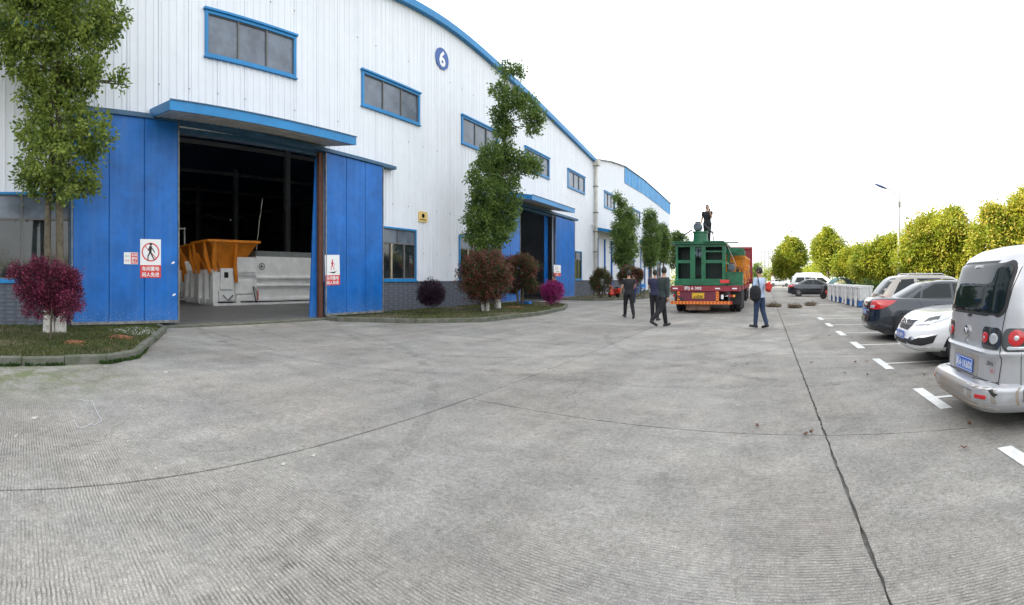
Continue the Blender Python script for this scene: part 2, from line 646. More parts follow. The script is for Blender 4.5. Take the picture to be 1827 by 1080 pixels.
M['hedge'] = leafmat('hedge_leaves', (0.025, 0.06, 0.015), (0.07, 0.13, 0.025), 0.3, 1.2)
M['redleaf'] = leafmat('photinia_red_leaves', (0.085, 0.030, 0.024), (0.26, 0.085, 0.065), 0.3, 2.5)
M['greenleaf'] = leafmat('photinia_green_leaves', (0.022, 0.055, 0.018), (0.075, 0.12, 0.04), 0.3, 2.5)
M['purpleleaf'] = leafmat('loropetalum_leaves', (0.055, 0.014, 0.026), (0.15, 0.03, 0.06), 0.3, 2.5)
M['pinkflower'] = leafmat('pink_flowers', (0.20, 0.02, 0.07), (0.50, 0.10, 0.20), 0.4, 3)
M['magenta'] = leafmat('magenta_flowers', (0.22, 0.012, 0.11), (0.46, 0.04, 0.25), 0.4, 3)
M['darkpurple'] = leafmat('dark_purple_leaves', (0.012, 0.006, 0.014), (0.045, 0.016, 0.034), 0.25, 3)
M['grass'] = leafmat('grass_blades', (0.035, 0.065, 0.014), (0.11, 0.13, 0.035), 0.3, 2.0)
M['litter'] = leafmat('dry_leaf', (0.09, 0.045, 0.03), (0.20, 0.11, 0.07), 0.1, 6.0)
M['silver'] = mat('silver_car_paint', (0.46, 0.47, 0.49), 0.32, 0.5, var=0.05, coat=0.7)
M['dirtysilver'] = mat('dirty_silver_plastic', (0.30, 0.30, 0.305), 0.6, 0.15, col2=(0.30, 0.24, 0.17), vscale=2.6, coat=0.1)
M['carblack'] = mat('black_blue_car_paint', (0.012, 0.018, 0.028), 0.2, 0.2, coat=1.0)
M['carwhite'] = mat('white_car_paint', (0.80, 0.81, 0.82), 0.25, 0.0, coat=1.0)
M['cargrey'] = mat('grey_beige_car_paint', (0.30, 0.28, 0.25), 0.3, 0.5, coat=0.8)
M['carglass'] = mat('car_glass', (0.010, 0.016, 0.017), 0.03, spec=0.35)
M['lampred'] = mat('red_lamp_lens', (0.48, 0.008, 0.012), 0.12, coat=1.0)
M['lampclear'] = mat('clear_lamp_lens', (0.55, 0.57, 0.60), 0.1, 0.4, coat=1.0)
M['lampsmoke'] = mat('smoked_lamp_lens', (0.035, 0.04, 0.042), 0.1, coat=1.0)
M['chrome'] = mat('chrome', (0.7, 0.7, 0.72), 0.12, 1.0)
M['plastic'] = mat('black_plastic', (0.02, 0.02, 0.022), 0.55)
M['plateblue'] = mat('plate_blue', (0.012, 0.11, 0.47), 0.4)
M['plateyellow'] = mat('plate_yellow', (0.70, 0.42, 0.02), 0.5)
M['trailer'] = mat('trailer_red', (0.25, 0.022, 0.035), 0.5, var=0.25, vscale=3)
M['trailerdark'] = mat('trailer_maroon', (0.15, 0.02, 0.04), 0.55, var=0.2, vscale=3)
M['reflred'] = mat('reflective_red', (0.55, 0.04, 0.015), 0.4)
M['reflyel'] = mat('reflective_orange', (0.75, 0.30, 0.04), 0.4)
M['dusty'] = mat('dusty_brown', (0.24, 0.15, 0.11), 0.8, var=0.3, vscale=5)
M['green'] = mat('machine_green', (0.008, 0.115, 0.050), 0.42, var=0.3, vscale=3)
M['greendark'] = mat('machine_dark_green', (0.005, 0.030, 0.022), 0.5, var=0.3, vscale=3)
M['motor'] = mat('motor_blue_grey', (0.13, 0.17, 0.20), 0.45, 0.3, var=0.2)
M['teal'] = mat('teal_canvas', (0.02, 0.13, 0.13), 0.5, var=0.15)
M['binwhite'] = mat('white_plastic', (0.70, 0.71, 0.71), 0.5, col2=(0.52, 0.53, 0.54), vscale=4)
M['binblue'] = mat('blue_plastic', (0.015, 0.10, 0.30), 0.5)
M['skin'] = mat('skin', (0.42, 0.24, 0.16), 0.55, var=0.08)
M['hair'] = mat('hair', (0.012, 0.010, 0.010), 0.6)
M['farwall'] = mat('far_pale_wall', (0.55, 0.56, 0.60), 0.9)
M['farglass'] = mat('far_window', (0.30, 0.33, 0.38), 0.4)
M['lampblue'] = mat('lamp_head_blue', (0.05, 0.08, 0.22), 0.4)
M['polegrey'] = mat('pale_pole_paint', (0.27, 0.28, 0.29), 0.5, var=0.08)
M['edge'] = mat('door_edge_steel', (0.20, 0.20, 0.19), 0.6, var=.4, vscale=6)
M['skylightblue'] = panel_mat('blue_corrugated_sheet', (0.07, 0.30, 0.62), 0.3, 0.4, (0.35, 0.6, 0.8), 0.6)
M['added_rooflight'] = bpy.data.materials.new('added_translucent_sheet')  # sheet added to let daylight down onto the machines
M['added_rooflight'].use_nodes = True
_n = M['added_rooflight'].node_tree
_t = _n.nodes.new('ShaderNodeBsdfTranslucent')
_t.inputs['Color'].default_value = (.85, .88, .90, 1)
_n.links.new(_t.outputs[0], _n.nodes['Material Output'].inputs['Surface'])
M['litwindow'] = mat('lit_window', (0.8, 0.8, 0.78), 0.5, emit=((1, 0.98, 0.94), 0.55))
M['bluebit'] = mat('blue_plastic_scrap', (0.02, 0.2, 0.6), 0.5)
M['redearth'] = mat('red_earth', (0.28, 0.10, 0.05), 0.95, var=0.3, vscale=8)


def cloth(name, col):
    return mat(name, col, 0.85, var=0.15, vscale=7, bump=0.4, bscale=18)


# ------------------------------------------------------------------ lettering
_tc = {}


def text(body, size, origin, right, up, m, parent=None, name='lettering', world=False, depth=0.002, bold=0.0, sx=1.0):
    """flat print with a hair of thickness, centred on origin in the plane right x up"""
    key = (body, bold)
    if key not in _tc:
        cu = bpy.data.curves.new('t', 'FONT')
        cu.body = body
        cu.align_x = 'CENTER'
        cu.align_y = 'CENTER'
        cu.resolution_u = 2
        cu.offset = bold
        ob = bpy.data.objects.new('t', cu)
        C.objects.link(ob)
        bpy.context.view_layer.update()
        dg = bpy.context.evaluated_depsgraph_get()
        me = bpy.data.meshes.new_from_object(ob.evaluated_get(dg))
        vs = [v.co.copy() for v in me.vertices]
        fs = [tuple(p.vertices) for p in me.polygons]
        bpy.data.objects.remove(ob)
        bpy.data.curves.remove(cu)
        bpy.data.meshes.remove(me)
        xs = [v.x for v in vs]
        ys = [v.y for v in vs]
        cx, cy = (min(xs) + max(xs)) / 2, (min(ys) + max(ys)) / 2
        _tc[key] = ([(v.x - cx, v.y - cy) for v in vs], fs)
    vs, fs = _tc[key]
    o, r, u = Vector(origin), Vector(right).normalized(), Vector(up).normalized()
    n = r.cross(u)
    mb = MB()
    P = [o + r * (x * size * sx) + u * (y * size) + n * depth for x, y in vs]
    mb.add(P, fs)
    return mb.build(name, m, parent, world=world)


# ================================================================== GROUND
g = MB()
g.add([(-1500, -1500, -0.035), (1500, -1500, -0.035), (1500, 1500, -0.035), (-1500, 1500, -0.035)], [(0, 1, 2, 3)])
g.add([(-15, -12, -0.03), (8.6, -12, -0.03), (8.6, 140, -0.03), (-15, 140, -0.03)], [(0, 1, 2, 3)], 1)
ground = struct(g.build('ground', [M['verge'], M['joint']]))
FX = -14.2
XJ = [FX - 0.1, -8.3, -3.38, 0.55, 4.6, 8.5]
YJ = [-9.6, -4.9, 4.6, 9.5, 14.2, 19, 23.8, 28.6, 33.4, 38.2, 43, 47.8, 52.6, 57.4, 62.2, 67, 71.8, 80, 90, 100, 112, 130]
rs = random.Random(3)
for i in range(len(XJ) - 1):
    for j in range(len(YJ) - 1):
        gl = 0.011 if XJ[i] == 0.55 else 0.009
        gr = 0.011 if XJ[i + 1] == 0.55 else 0.009
        near = YJ[j] < 20
        x0, x1 = XJ[i] + gl, XJ[i + 1] - gr
        sk = lambda x, y: y - (0.10 * x if 0 < j else 0.0)
        cs = [(x0, sk(x0, YJ[j]) + 0.008), (x1, sk(x1, YJ[j]) + 0.008), (x1, sk(x1, YJ[j + 1]) - 0.008), (x0, sk(x0, YJ[j + 1]) - 0.008)]
        poly = []
        for k in range(4):
            a, b = Vector(cs[k]), Vector(cs[(k + 1) % 4])
            n = 90 if near else 4
            wob = 0.008 if (k % 2 == 1 and XJ[i + (1 if k == 1 else 0)] == 0.55) else 0.004
            nn = Vector((b - a).yx).normalized()
            for q in range(n):
                p = a.lerp(b, q / n)
                if q and near:
                    p += Vector((nn.x, -nn.y)) * rs.uniform(-wob, wob)
                poly.append((p.x, p.y, 0.0))
        mb = MB()
        mb.prism([(p[0], p[1], -0.028) for p in poly], (0, 0, 0.028 + rs.uniform(-0.002, 0.002)))
        mb.build('concrete_slab', M['concrete'], ground)

# painted parking marks (T shapes): bar along the road at X = 1.97, stem towards the bays
mk = 0
for n, yc in enumerate((3.23, 5.68, 8.2, 10.62, 13.0, 15.45, 17.9)):
    mb = MB()
    w = 0.14 if yc < 9 else 0.16
    mb.box(1.90, 1.90 + w, yc - 0.53, yc + 0.53, 0.0025, 0.006)
    mb.box(1.90 + w, 6.4, yc - 0.05, yc + 0.03, 0.0025, 0.006)
    struct(mb.build('parking_marking', M['mark']))
mb = MB()
mb.box(1.2, 5.5, 27.9, 28.0, 0.0025, 0.006)
mb.box(3.2, 5.2, 21.6, 21.68, 0.0025, 0.006)
struct(mb.build('parking_marking', M['mark']))

# verge and earth bank to the right
mb = MB()
mb.add([(8.6, -12, 0.10), (12, -12, 0.12), (15, -12, 1.3), (40, -12, 1.4), (8.6, 140, 0.10), (12, 140, 0.12), (15, 140, 1.3), (40, 140, 1.4), (8.6, -12, -0.04), (8.6, 140, -0.04)],
       [(0, 1, 5, 4), (1, 2, 6, 5), (2, 3, 7, 6), (8, 0, 4, 9)])
struct(mb.build('earth_bank', M['verge']))


# ================================================================== PLANTS
def leaf_arrays(P, D, S, length, width, rng):
    n = len(P)
    D = D / np.linalg.norm(D, axis=1, keepdims=True)
    S = np.cross(D, S)
    S = S / (np.linalg.norm(S, axis=1, keepdims=True) + 1e-9)
    ln = (length * rng.uniform(0.6, 1.3, n))[:, None]
    wd = (width * rng.uniform(0.6, 1.3, n))[:, None]
    V = np.empty((n, 4, 3), np.float32)
    V[:, 0] = P
    V[:, 1] = P + D * ln * 0.5 + S * wd * 0.5
    V[:, 2] = P + D * ln
    V[:, 3] = P + D * ln * 0.5 - S * wd * 0.5
    return V


def quads_mesh(name, V, mats, mi=None):
    n = len(V)
    me = bpy.data.meshes.new(name)
    me.vertices.add(n * 4)
    me.vertices.foreach_set('co', V.reshape(-1).astype(np.float32))
    me.loops.add(n * 4)
    me.loops.foreach_set('vertex_index', np.arange(n * 4, dtype=np.int32))
    me.polygons.add(n)
    me.polygons.foreach_set('loop_start', np.arange(0, n * 4, 4, dtype=np.int32))
    for q in mats:
        me.materials.append(q)
    if mi is not None:
        me.polygons.foreach_set('material_index', mi.astype(np.int32))
    me.update()
    me.validate()
    return me


def crown_mesh(name, blobs, n, leaf, mats, seed, clump=0.16, per=16, share=0.0, outer=0.85, core=0.30, droop=0.3):
    """blobs: (x, y, z, r) or (x, y, z, rx, ry, rz); leaves stand in twig-sized clumps, most of them near a blob's surface"""
    rng = np.random.default_rng(seed)
    B = np.array([b if len(b) == 6 else (b[0], b[1], b[2], b[3], b[3], b[3]) for b in blobs], float)
    w = (B[:, 3] * B[:, 4] * B[:, 5]) ** (2 / 3)
    nc = max(1, n // per)
    bi = rng.choice(len(B), nc, p=w / w.sum())
    d = rng.normal(size=(nc, 3))
    d /= np.linalg.norm(d, axis=1, keepdims=True)
    fr = core + (1 - core) * rng.uniform(0, 1, nc) ** 0.45
    fr *= rng.uniform(0.85, 1.12, nc)
    fr = np.where(rng.uniform(0, 1, nc) < .05, fr * rng.uniform(1.08, 1.28, nc), fr)
    cc = B[bi, :3] + d * B[bi, 3:] * fr[:, None]
    k = np.repeat(np.arange(nc), per)
    m = len(k)
    off = rng.normal(size=(m, 3)) * clump * 0.5
    P = cc[k] + off
    D = rng.normal(size=(m, 3)) + d[k] * 0.9 + off / clump * 0.8 + np.array([0, 0, -droop])
    S = rng.normal(size=(m, 3))
    V = leaf_arrays(P, D, S, leaf, leaf * 0.5, rng)
    mi = None
    if len(mats) > 1:
        red = rng.uniform(0, 1, nc) < share
        red &= fr > outer
        mi = red[k].astype(np.int32)
        flip = rng.uniform(0, 1, m) < 0.12
        mi = np.where(flip, 1 - mi, mi) if share > 0.3 else mi
    return quads_mesh(name, V, mats, mi)


def limbs(mb, base, top, blobs, r0, r1, seed, bend=0.12, n=7):
    rr = random.Random(seed)
    base, top = Vector(base), Vector(top)
    pts, rad = [], []
    for i in range(n + 1):
        t = i / n
        p = base.lerp(top, t)
        if 0 < i:
            p += Vector((rr.uniform(-bend, bend), rr.uniform(-bend, bend), 0)) * (0.4 + t)
        pts.append(p)
        rad.append(r0 + (r1 - r0) * t)
    rad[0] *= 1.25
    mb.tube(pts, rad, 12)
    for b in blobs:
        c = Vector(b[:3])
        t = min(0.95, max(0.05, (c.z - 0.6 * b[3] - base.z) / max(0.1, top.z - base.z)))
        k = min(n - 1, int(t * n))
        s = pts[k].lerp(pts[k + 1], t * n - k)
        rs_ = r0 + (r1 - r0) * t
        midp = s.lerp(c, 0.5) + Vector((rr.uniform(-.1, .1), rr.uniform(-.1, .1), rr.uniform(0, .15)))
        mb.tube([s, midp, c], [rs_ * 0.5, rs_ * 0.35, 0.012], 6)


def px_blobs(x, r, lst, seed=0, depth=0.5):
    """crown balls measured on the photograph (column, row, radius in pixels) for a tree standing at distance r"""
    rr = random.Random(seed)
    out = []
    for (u, v, q) in lst:
        q_m = q * r / F * (.86 if r < 15 else .96)
        p = polar(u, r + rr.uniform(-depth, depth) * q_m)
        out.append((p.x, p.y, CAM_H + r * (498 - v) / F, q_m))
    return out


def tree(label, x, r, blobs_px, n, leaf, mats, seed, trunk_r=0.12, base_z=0.12, lime=0.9, share=0.0, group=None, clump=0.2, per=16, name='camphor_tree', trunks=None, topblob=None, core=0.3):
    bl = px_blobs(x, r, blobs_px, seed)
    b = polar(x, r, base_z)
    t = thing(name, label, 'tree', b, 0, group)
    me = crown_mesh('crown', bl, n, leaf, mats, seed, clump, per, share, core=core)
    link('crown', me, t, True)
    top = max(bl, key=lambda q: q[2])
    mb = MB()
    tr = trunks or [(0, 0)]
    for k, (dx, dy) in enumerate(tr):
        e = Vector((top[0], top[1], top[2])) if k == 0 else Vector((b.x + dx * .9, b.y + dy * .9, top[2] * 0.7))
        limbs(mb, (b.x + dx, b.y + dy, base_z - 0.05), e, bl if k == 0 else bl[::3], trunk_r, trunk_r * 0.22, seed + k, bend=0.10)
    mb.build('trunk', M['bark'], t, True, world=True)
    if lime:
        mb = MB()
        for (dx, dy) in tr:
            mb.tube([(b.x + dx, b.y + dy, base_z - 0.02), (b.x + dx, b.y + dy, base_z + lime)], [trunk_r * 1.32, trunk_r * 1.10], 14)
        mb.build('limewash_band', M['lime'], t, True, world=True)
    return t


def bush(label, x, r, cz, rx, rz, n, leaf, mats, seed, share=0.6, stem=0.05, base_z=0.12, name='photinia_bush', cat='bush', stems=3, lime=0.0, extra=(), clump=0.10, per=10, group=None, outer=0.8, core=0.35):
    b = polar(x, r, base_z)
    t = thing(name, label, cat, b, 0, group)
    bl = [(b.x, b.y, cz, rx, rx, rz)] + [(b.x + e[0], b.y + e[1], e[2], e[3], e[3], e[4]) for e in extra]
    rr = random.Random(seed)
    for k in range(9):                                        # bulges so that the outline is uneven
        a, e = rr.uniform(0, 2 * PI), rr.uniform(-0.6, 1.1)
        bl.append((b.x + math.cos(a) * math.cos(e) * rx * .72, b.y + math.sin(a) * math.cos(e) * rx * .72, cz + math.sin(e) * rz * .72, rx * .36, rx * .36, rz * .36))
    link('foliage', crown_mesh('foliage', bl, n, leaf, mats, seed, clump, per, share, outer, core=core, droop=0.0), t, True)
    mb = MB()
    for k in range(stems):
        a = 2 * PI * k / stems + seed
        sp = 0.10 * rx if stems > 1 else 0
        mb.tube([(b.x + math.cos(a) * sp, b.y + math.sin(a) * sp, base_z - 0.05), (b.x + math.cos(a) * sp * 2, b.y + math.sin(a) * sp * 2, base_z + (cz - base_z) * .5),
                 (b.x + math.cos(a) * rx * .5, b.y + math.sin(a) * rx * .5, cz)], [stem, stem * .8, stem * .4], 8, 1 if lime else 0)
    mb.build('stem', [M['bark'], M['lime']], t, True, world=True)
    return t


# ================================================================== BUILDINGS
def roof6(y):
    d = y - 18.5
    return 13.9 - 0.119 * math.sqrt(d * d + 9)


def roof7(y):
    return float(np.interp(y, [39, 43.5, 48, 55.5, 64, 72], [11.5, 12.3, 12.85, 13.0, 12.85, 12.6]))


def cladding(parent, y0, y1, roof, openings, z0, sheet=1.0, x=FX):
    """ribbed steel sheets, each its own part, cut round the openings (ya, yb, za, zb)"""
    n = int(round((y1 - y0) / sheet))
    w = (y1 - y0) / n
    for i in range(n):
        a, b = y0 + i * w, y0 + (i + 1) * w
        prof = [(a, -0.035), (a + 0.013, 0.0)]
        for k in range(4):
            c = a + w * (k + 0.5) / 4
            prof += [(c - 0.035, 0.0), (c - 0.026, 0.019), (c + 0.026, 0.019), (c + 0.035, 0.0)]
        prof += [(b - 0.013, 0.0), (b, -0.035)]
        ys = sorted(set([p[0] for p in prof] + [q for o in openings for q in o[:2] if a < q < b]))
        xs = np.interp(ys, [p[0] for p in prof], [p[1] for p in prof])
        mb = MB()
        for k in range(len(ys) - 1):
            ya, yb = ys[k], ys[k + 1]
            ym = (ya + yb) / 2
            iv = [(z0, None)]
            lo = z0
            segs = []
            for o in sorted([o for o in openings if o[0] < ym < o[1]], key=lambda q: q[2]):
                if o[2] > lo:
                    segs.append((lo, o[2]))
                lo = max(lo, o[3])
            segs.append((lo, None))
            for (s0, s1) in segs:
                za, zb = (roof(ya), roof(yb)) if s1 is None else (s1, s1)
                mb.add([(x + xs[k], ya, s0), (x + xs[k + 1], yb, s0), (x + xs[k + 1], yb, zb), (x + xs[k], ya, za)], [(0, 1, 2, 3)])
        comp = {}

        def find(q):
            while comp.setdefault(q, q) != q:
                q = comp[q]
            return q
        for f in mb.f:
            ks = [tuple(round(c, 4) for c in mb.v[q]) for q in f]
            for q in ks[1:]:
                comp[find(q)] = find(ks[0])
        groups = {}
        for f in mb.f:
            groups.setdefault(find(tuple(round(c, 4) for c in mb.v[f[0]])), []).append(f)
        for fs in groups.values():
            g_ = MB()
            for f in fs:
                g_.add([mb.v[q] for q in f], [(0, 1, 2, 3)])
            g_.build('cladding_sheet', M['clad'], parent, world=True)


def rectframe(mb, x0, x1, ya, yb, za, zb, t, m=0, tb=None):
    tb = tb or t
    mb.box(x0, x1, ya, yb, za, za + tb, m)
    mb.box(x0, x1, ya, yb, zb - tb, zb, m)
    mb.box(x0, x1, ya, ya + t, za + tb, zb - tb, m)
    mb.box(x0, x1, yb - t, yb, za + tb, zb - tb, m)


def high_window(parent, ya, yb, za, zb, seed=0):
    mb = MB()
    rectframe(mb, FX - 0.04, FX + 0.075, ya, yb, za, zb, 0.10)
    mb.box(FX + 0.0, FX + 0.13, ya - 0.05, yb + 0.05, zb, zb + 0.07)
    mb.box(FX + 0.0, FX + 0.11, ya - 0.04, yb + 0.04, za - 0.05, za)
    w = mb.build('window', M['trim'], parent, world=True)
    n = 3
    pw = (yb - ya - 0.2) / n
    for k in range(n):
        a = ya + 0.1 + k * pw
        q = MB()
        dx = 0.012 * ((k + seed) % 2)
        q.box(FX - 0.02 + dx, FX - 0.012 + dx, a + 0.02, a + pw - 0.02, za + 0.12, zb - 0.12)
        q.build('pane', M['glass'], w, world=True)
        if k:
            q = MB()
            q.box(FX - 0.012, FX + 0.045, a - 0.025, a + 0.025, za + 0.1, zb - 0.1)
            q.build('mullion', M['greyframe'], w, world=True)
    q = MB()
    rectframe(q, FX - 0.01, FX + 0.03, ya + 0.1, yb - 0.1, za + 0.1, zb - 0.1, 0.03)
    q.build('sash', M['greyframe'], w, world=True)


def low_window(parent, ya, yb, za, zb):
    mb = MB()
    rectframe(mb, FX - 0.04, FX + 0.06, ya, yb, za, zb, 0.07)
    mb.box(FX - 0.02, FX + 0.10, ya - 0.03, yb + 0.03, za - 0.06, za)
    w = mb.build('window', M['trim'], parent, world=True)
    zt = za + (zb - za) * 0.70
    q = MB()
    q.box(FX - 0.02, FX + 0.03, ya + 0.07, yb - 0.07, zt - 0.03, zt + 0.03)
    n = 3 if yb - ya < 2.6 else 4
    for k in range(1, n):
        c = ya + (yb - ya) * k / n
        q.box(FX - 0.015, FX + 0.035, c - 0.035, c + 0.035, za + 0.07, zt - 0.03, 1 if k % 2 else 0)
    c = (ya + yb) / 2
    q.box(FX - 0.015, FX + 0.03, c - 0.02, c + 0.02, zt + 0.03, zb - 0.07)
    rectframe(q, FX - 0.015, FX + 0.022, ya + 0.07, yb - 0.07, za + 0.07, zb - 0.07, 0.03)
    q.build('mullion', [M['greyframe'], M['tan']], w, world=True)
    for k in range(n):
        a, b = ya + 0.07 + (yb - ya - 0.14) * k / n, ya + 0.07 + (yb - ya - 0.14) * (k + 1) / n
        q = MB()
        q.box(FX - 0.035 + 0.012 * (k % 2), FX - 0.028 + 0.012 * (k % 2), a + 0.005, b - 0.005, za + 0.08, zt - 0.02)
        q.build('pane', M['glasslow'], w, world=True)
    for k in range(2):
        a, b = (ya + 0.08, c - 0.01) if k == 0 else (c + 0.01, yb - 0.08)
        q = MB()
        q.box(FX - 0.03, FX - 0.022, a, b, zt + 0.02, zb - 0.08)
        q.build('pane', M['glass'], w, world=True)


def dado(parent, spans, z1, left, singles=True):
    """grey running-bond blocks below the cladding; the ones one can tell apart are objects"""
    base = MB()
    for (a, b) in spans:
        base.box(FX - 0.2, FX + 0.012, a, b, -0.02, z1 - 0.01)
        base.box(FX - 0.02, FX + 0.06, a, b, z1 - 0.01, z1 + 0.025, 1)
    d = base.build('dado_wall', [M['mortar'], M['brick']], parent, world=True)
    ch, L = z1 / 12.0, 0.60
    rest = MB()
    shared = None
    count = 0
    for (a, b) in spans:
        for c in range(12):
            y = a - (L / 2 if c % 2 else 0)
            while y < b:
                y0, y1 = max(a, y), min(b, y + L)
                if y1 - y0 > 0.05:
                    z0 = c * ch + 0.004
                    full = abs((y1 - y0) - L) < 1e-6
                    if singles and count < 290 and (y0 < 2.4 or 13.8 < y0 < 20.5) and c > 0:
                        if full:
                            if shared is None:
                                q = MB()
                                q.box(0, 0.035, 0.002, L - 0.002, 0, ch - 0.010)
                                shared = q.mesh('brick', M['brick'])
                            o = link('brick', shared, d)
                            o.location = (FX + R.uniform(-0.004, 0.003), y0, z0)
                        else:
                            q = MB()
                            q.box(FX, FX + 0.035, y0 + 0.005, y1 - 0.005, z0, z0 + ch - 0.010)
                            q.build('brick', M['brick'], d, world=True)
                        count += 1
                    else:
                        rest.box(FX, FX + 0.033 + R.uniform(-0.004, 0.003), y0 + 0.005, y1 - 0.005, z0, z0 + ch - 0.010)
                y += L
    if rest.v:
        o = rest.build('brick_courses', M['brick'], d, world=True)
        o['kind'] = 'stuff'
    return d


def sliding_leaf(parent, ya, yb, za, zb0, zb1, x=FX + 0.26, n=3):
    """a hanging door leaf: n sheet panels in a thin steel edge"""
    mb = MB()
    f = lambda y: zb0 + (zb1 - zb0) * (y - ya) / (yb - ya)
    mb.prism([(x - 0.07, ya, za), (x - 0.07, yb, za), (x - 0.07, yb, f(yb)), (x - 0.07, ya, f(ya))], (0.04, 0, 0))
    t = 0.035
    mb.box(x - 0.03, x + 0.02, ya, ya + t, za, f(ya), 1)
    mb.box(x - 0.03, x + 0.02, yb - t, yb, za, f(yb), 1)
    mb.box(x - 0.03, x + 0.022, ya, yb, za - 0.05, za + 0.03, 1)
    d = mb.build('sliding_door', [M['blue'], M['edge']], parent, world=True)
    w = (yb - ya - 2 * t) / n
    for k in range(n):
        a, b = ya + t + k * w + 0.006, ya + t + (k + 1) * w - 0.006
        q = MB()
        q.add([(x - 0.02, a, za + 0.03), (x, a + 0.012, za + 0.03), (x, b - 0.012, za + 0.03), (x - 0.02, b, za + 0.03),
               (x - 0.02, a, f(a)), (x, a + 0.012, f(a)), (x, b - 0.012, f(b)), (x - 0.02, b, f(b))],
              [(0, 1, 5, 4), (1, 2, 6, 5), (2, 3, 7, 6), (4, 5, 6, 7), (3, 2, 1, 0)])
        q.build('door_panel', M['blue'], d, world=True)
    return d


def canopy(parent, ya, yb, zw, zf, p=1.7):
    """sloping canopy with a blue fascia and a ribbed underside"""
    mb = MB()
    x0, x1 = FX + 0.02, FX + p
    h = 0.27
    mb.add([(x0, ya, zw + h), (x1, ya, zf + h), (x1, yb, zf + h), (x0, yb, zw + h)], [(0, 1, 2, 3)], 1)
    mb.box(x1, x1 + 0.03, ya, yb, zf, zf + h)
    for y in (ya - 0.03, yb):
        mb.prism([(x0, y, zw), (x1 + 0.03, y, zf), (x1 + 0.03, y, zf + h), (x0, y, zw + h)], (0, 0.03, 0))
    c = mb.build('canopy', [M['trim'], M['trimdark']], parent, world=True)
    n = int((yb - ya) / 0.22)
    for k in range(n):
        a, b = ya + (yb - ya) * k / n, ya + (yb - ya) * (k + 1) / n
        q = MB()
        d = 0.035
        q.add([(x0, a + .01, zw + .03), (x0, b - .01, zw + .03), (x1, b - .01, zf + .03), (x1, a + .01, zf + .03),
               (x0, a + .04, zw), (x0, b - .04, zw), (x1, b - .04, zf), (x1, a + .04, zf)],
              [(4, 5, 6, 7), (0, 4, 7, 3), (5, 1, 2, 6), (0, 1, 5, 4)])
        q.build('soffit_strip', M['cream'], c, world=True)
    q = MB()
    lip = 0.03
    q.add([(x1 + 0.032, ya - 0.03, zf + h), (x1 + 0.06, ya - 0.05, zf + h), (x1 + 0.06, yb + 0.05, zf + h), (x1 + 0.032, yb + 0.03, zf + h),
           (x1 + 0.032, ya - 0.03, zf + h + lip), (x1 + 0.06, ya - 0.05, zf + h + lip), (x1 + 0.06, yb + 0.05, zf + h + lip), (x1 + 0.032, yb + 0.03, zf + h + lip)],
          [(0, 3, 2, 1), (4, 5, 6, 7), (1, 2, 6, 5), (0, 1, 5, 4), (2, 3, 7, 6)])
    q.build('drip_edge', M['trimdark'], c, world=True)


Z1 = 1.33
B6 = thing('factory_building', 'white clad factory hall with curved blue roof edge and number 6 on its gable', 'factory', (FX, 18.5, 0))
hw = [(-0.12, 3.4, 8.75, 10.15), (6.55, 10.05, 8.52, 9.98), (13.22, 16.72, 8.28, 9.66), (19.95, 23.45, 8.2, 9.58), (26.6, 30.1, 8.2, 9.55), (33.3, 36.75, 8.22, 9.53)]
lw = [(-0.6, 2.35, Z1 + .06, 3.95), (14.15, 16.5, Z1 + .06, 3.62), (19.75, 22.1, Z1 + .06, 3.62), (33.85, 36.1, Z1 + .06, 3.6)]
D1 = (5.55, 11.15, -1, 6.15)
D2 = (25.6, 30.6, -1, 5.85)
cladding(B6, -2, 39, roof6, hw + lw + [D1, D2], Z1)
for k, w in enumerate(hw):
    high_window(B6, *w, seed=k)
for w in lw:
    low_window(B6, *w)
dado(B6, [(-2, 5.55), (11.15, 25.6), (30.6, 39)], Z1, True)
sliding_leaf(B6, 2.28, 5.58, 0.18, 6.28, 6.20)
sliding_leaf(B6, 11.22, 14.2, 0.16, 6.04, 5.97)
sliding_leaf(B6, 22.1, 25.6, 0.16, 5.85, 5.85)
sliding_leaf(B6, 30.65, 34.1, 0.16, 5.75, 5.7)
canopy(B6, 4.75, 11.35, 6.33, 6.03)
canopy(B6, 24.3, 30.5, 6.15, 5.85)
mb = MB()                                                     # the door rails under the canopies
mb.add([(FX + .02, 2.3, 6.28), (FX + .34, 2.3, 6.28), (FX + .34, 14.9, 5.97), (FX + .02, 14.9, 5.97), (FX + .02, 2.3, 6.42), (FX + .34, 2.3, 6.42), (FX + .34, 14.9, 6.09), (FX + .02, 14.9, 6.09)],
       [(0, 3, 2, 1), (4, 5, 6, 7), (0, 1, 5, 4), (1, 2, 6, 5), (2, 3, 7, 6)])
mb.build('door_rail', M['trimdark'], B6, world=True)
mb = MB()
mb.box(FX + .02, FX + .34, 21.9, 34.6, 5.82, 5.98)
mb.build('door_rail', M['trimdark'], B6, world=True)
mb = MB()
mb.box(FX + .0, FX + .14, 11.02, 11.19, 0, 6.05)
mb.box(FX - .2, FX + .0, 5.45, 5.55, 0, 6.15)
mb.build('door_post', M['rust'], B6, world=True)
mb = MB()
mb.prism([(FX - .1, 10.72, .02), (FX - .1, 11.05, .02), (FX - .1, 11.05, 5.9), (FX - .1, 11.0, 5.9)], (.06, 0, 0))
mb.box(FX - .4, FX - .3, 30.2, 30.6, 0.02, 5.8)
mb.build('inner_door_edge', M['blue'], B6, world=True)
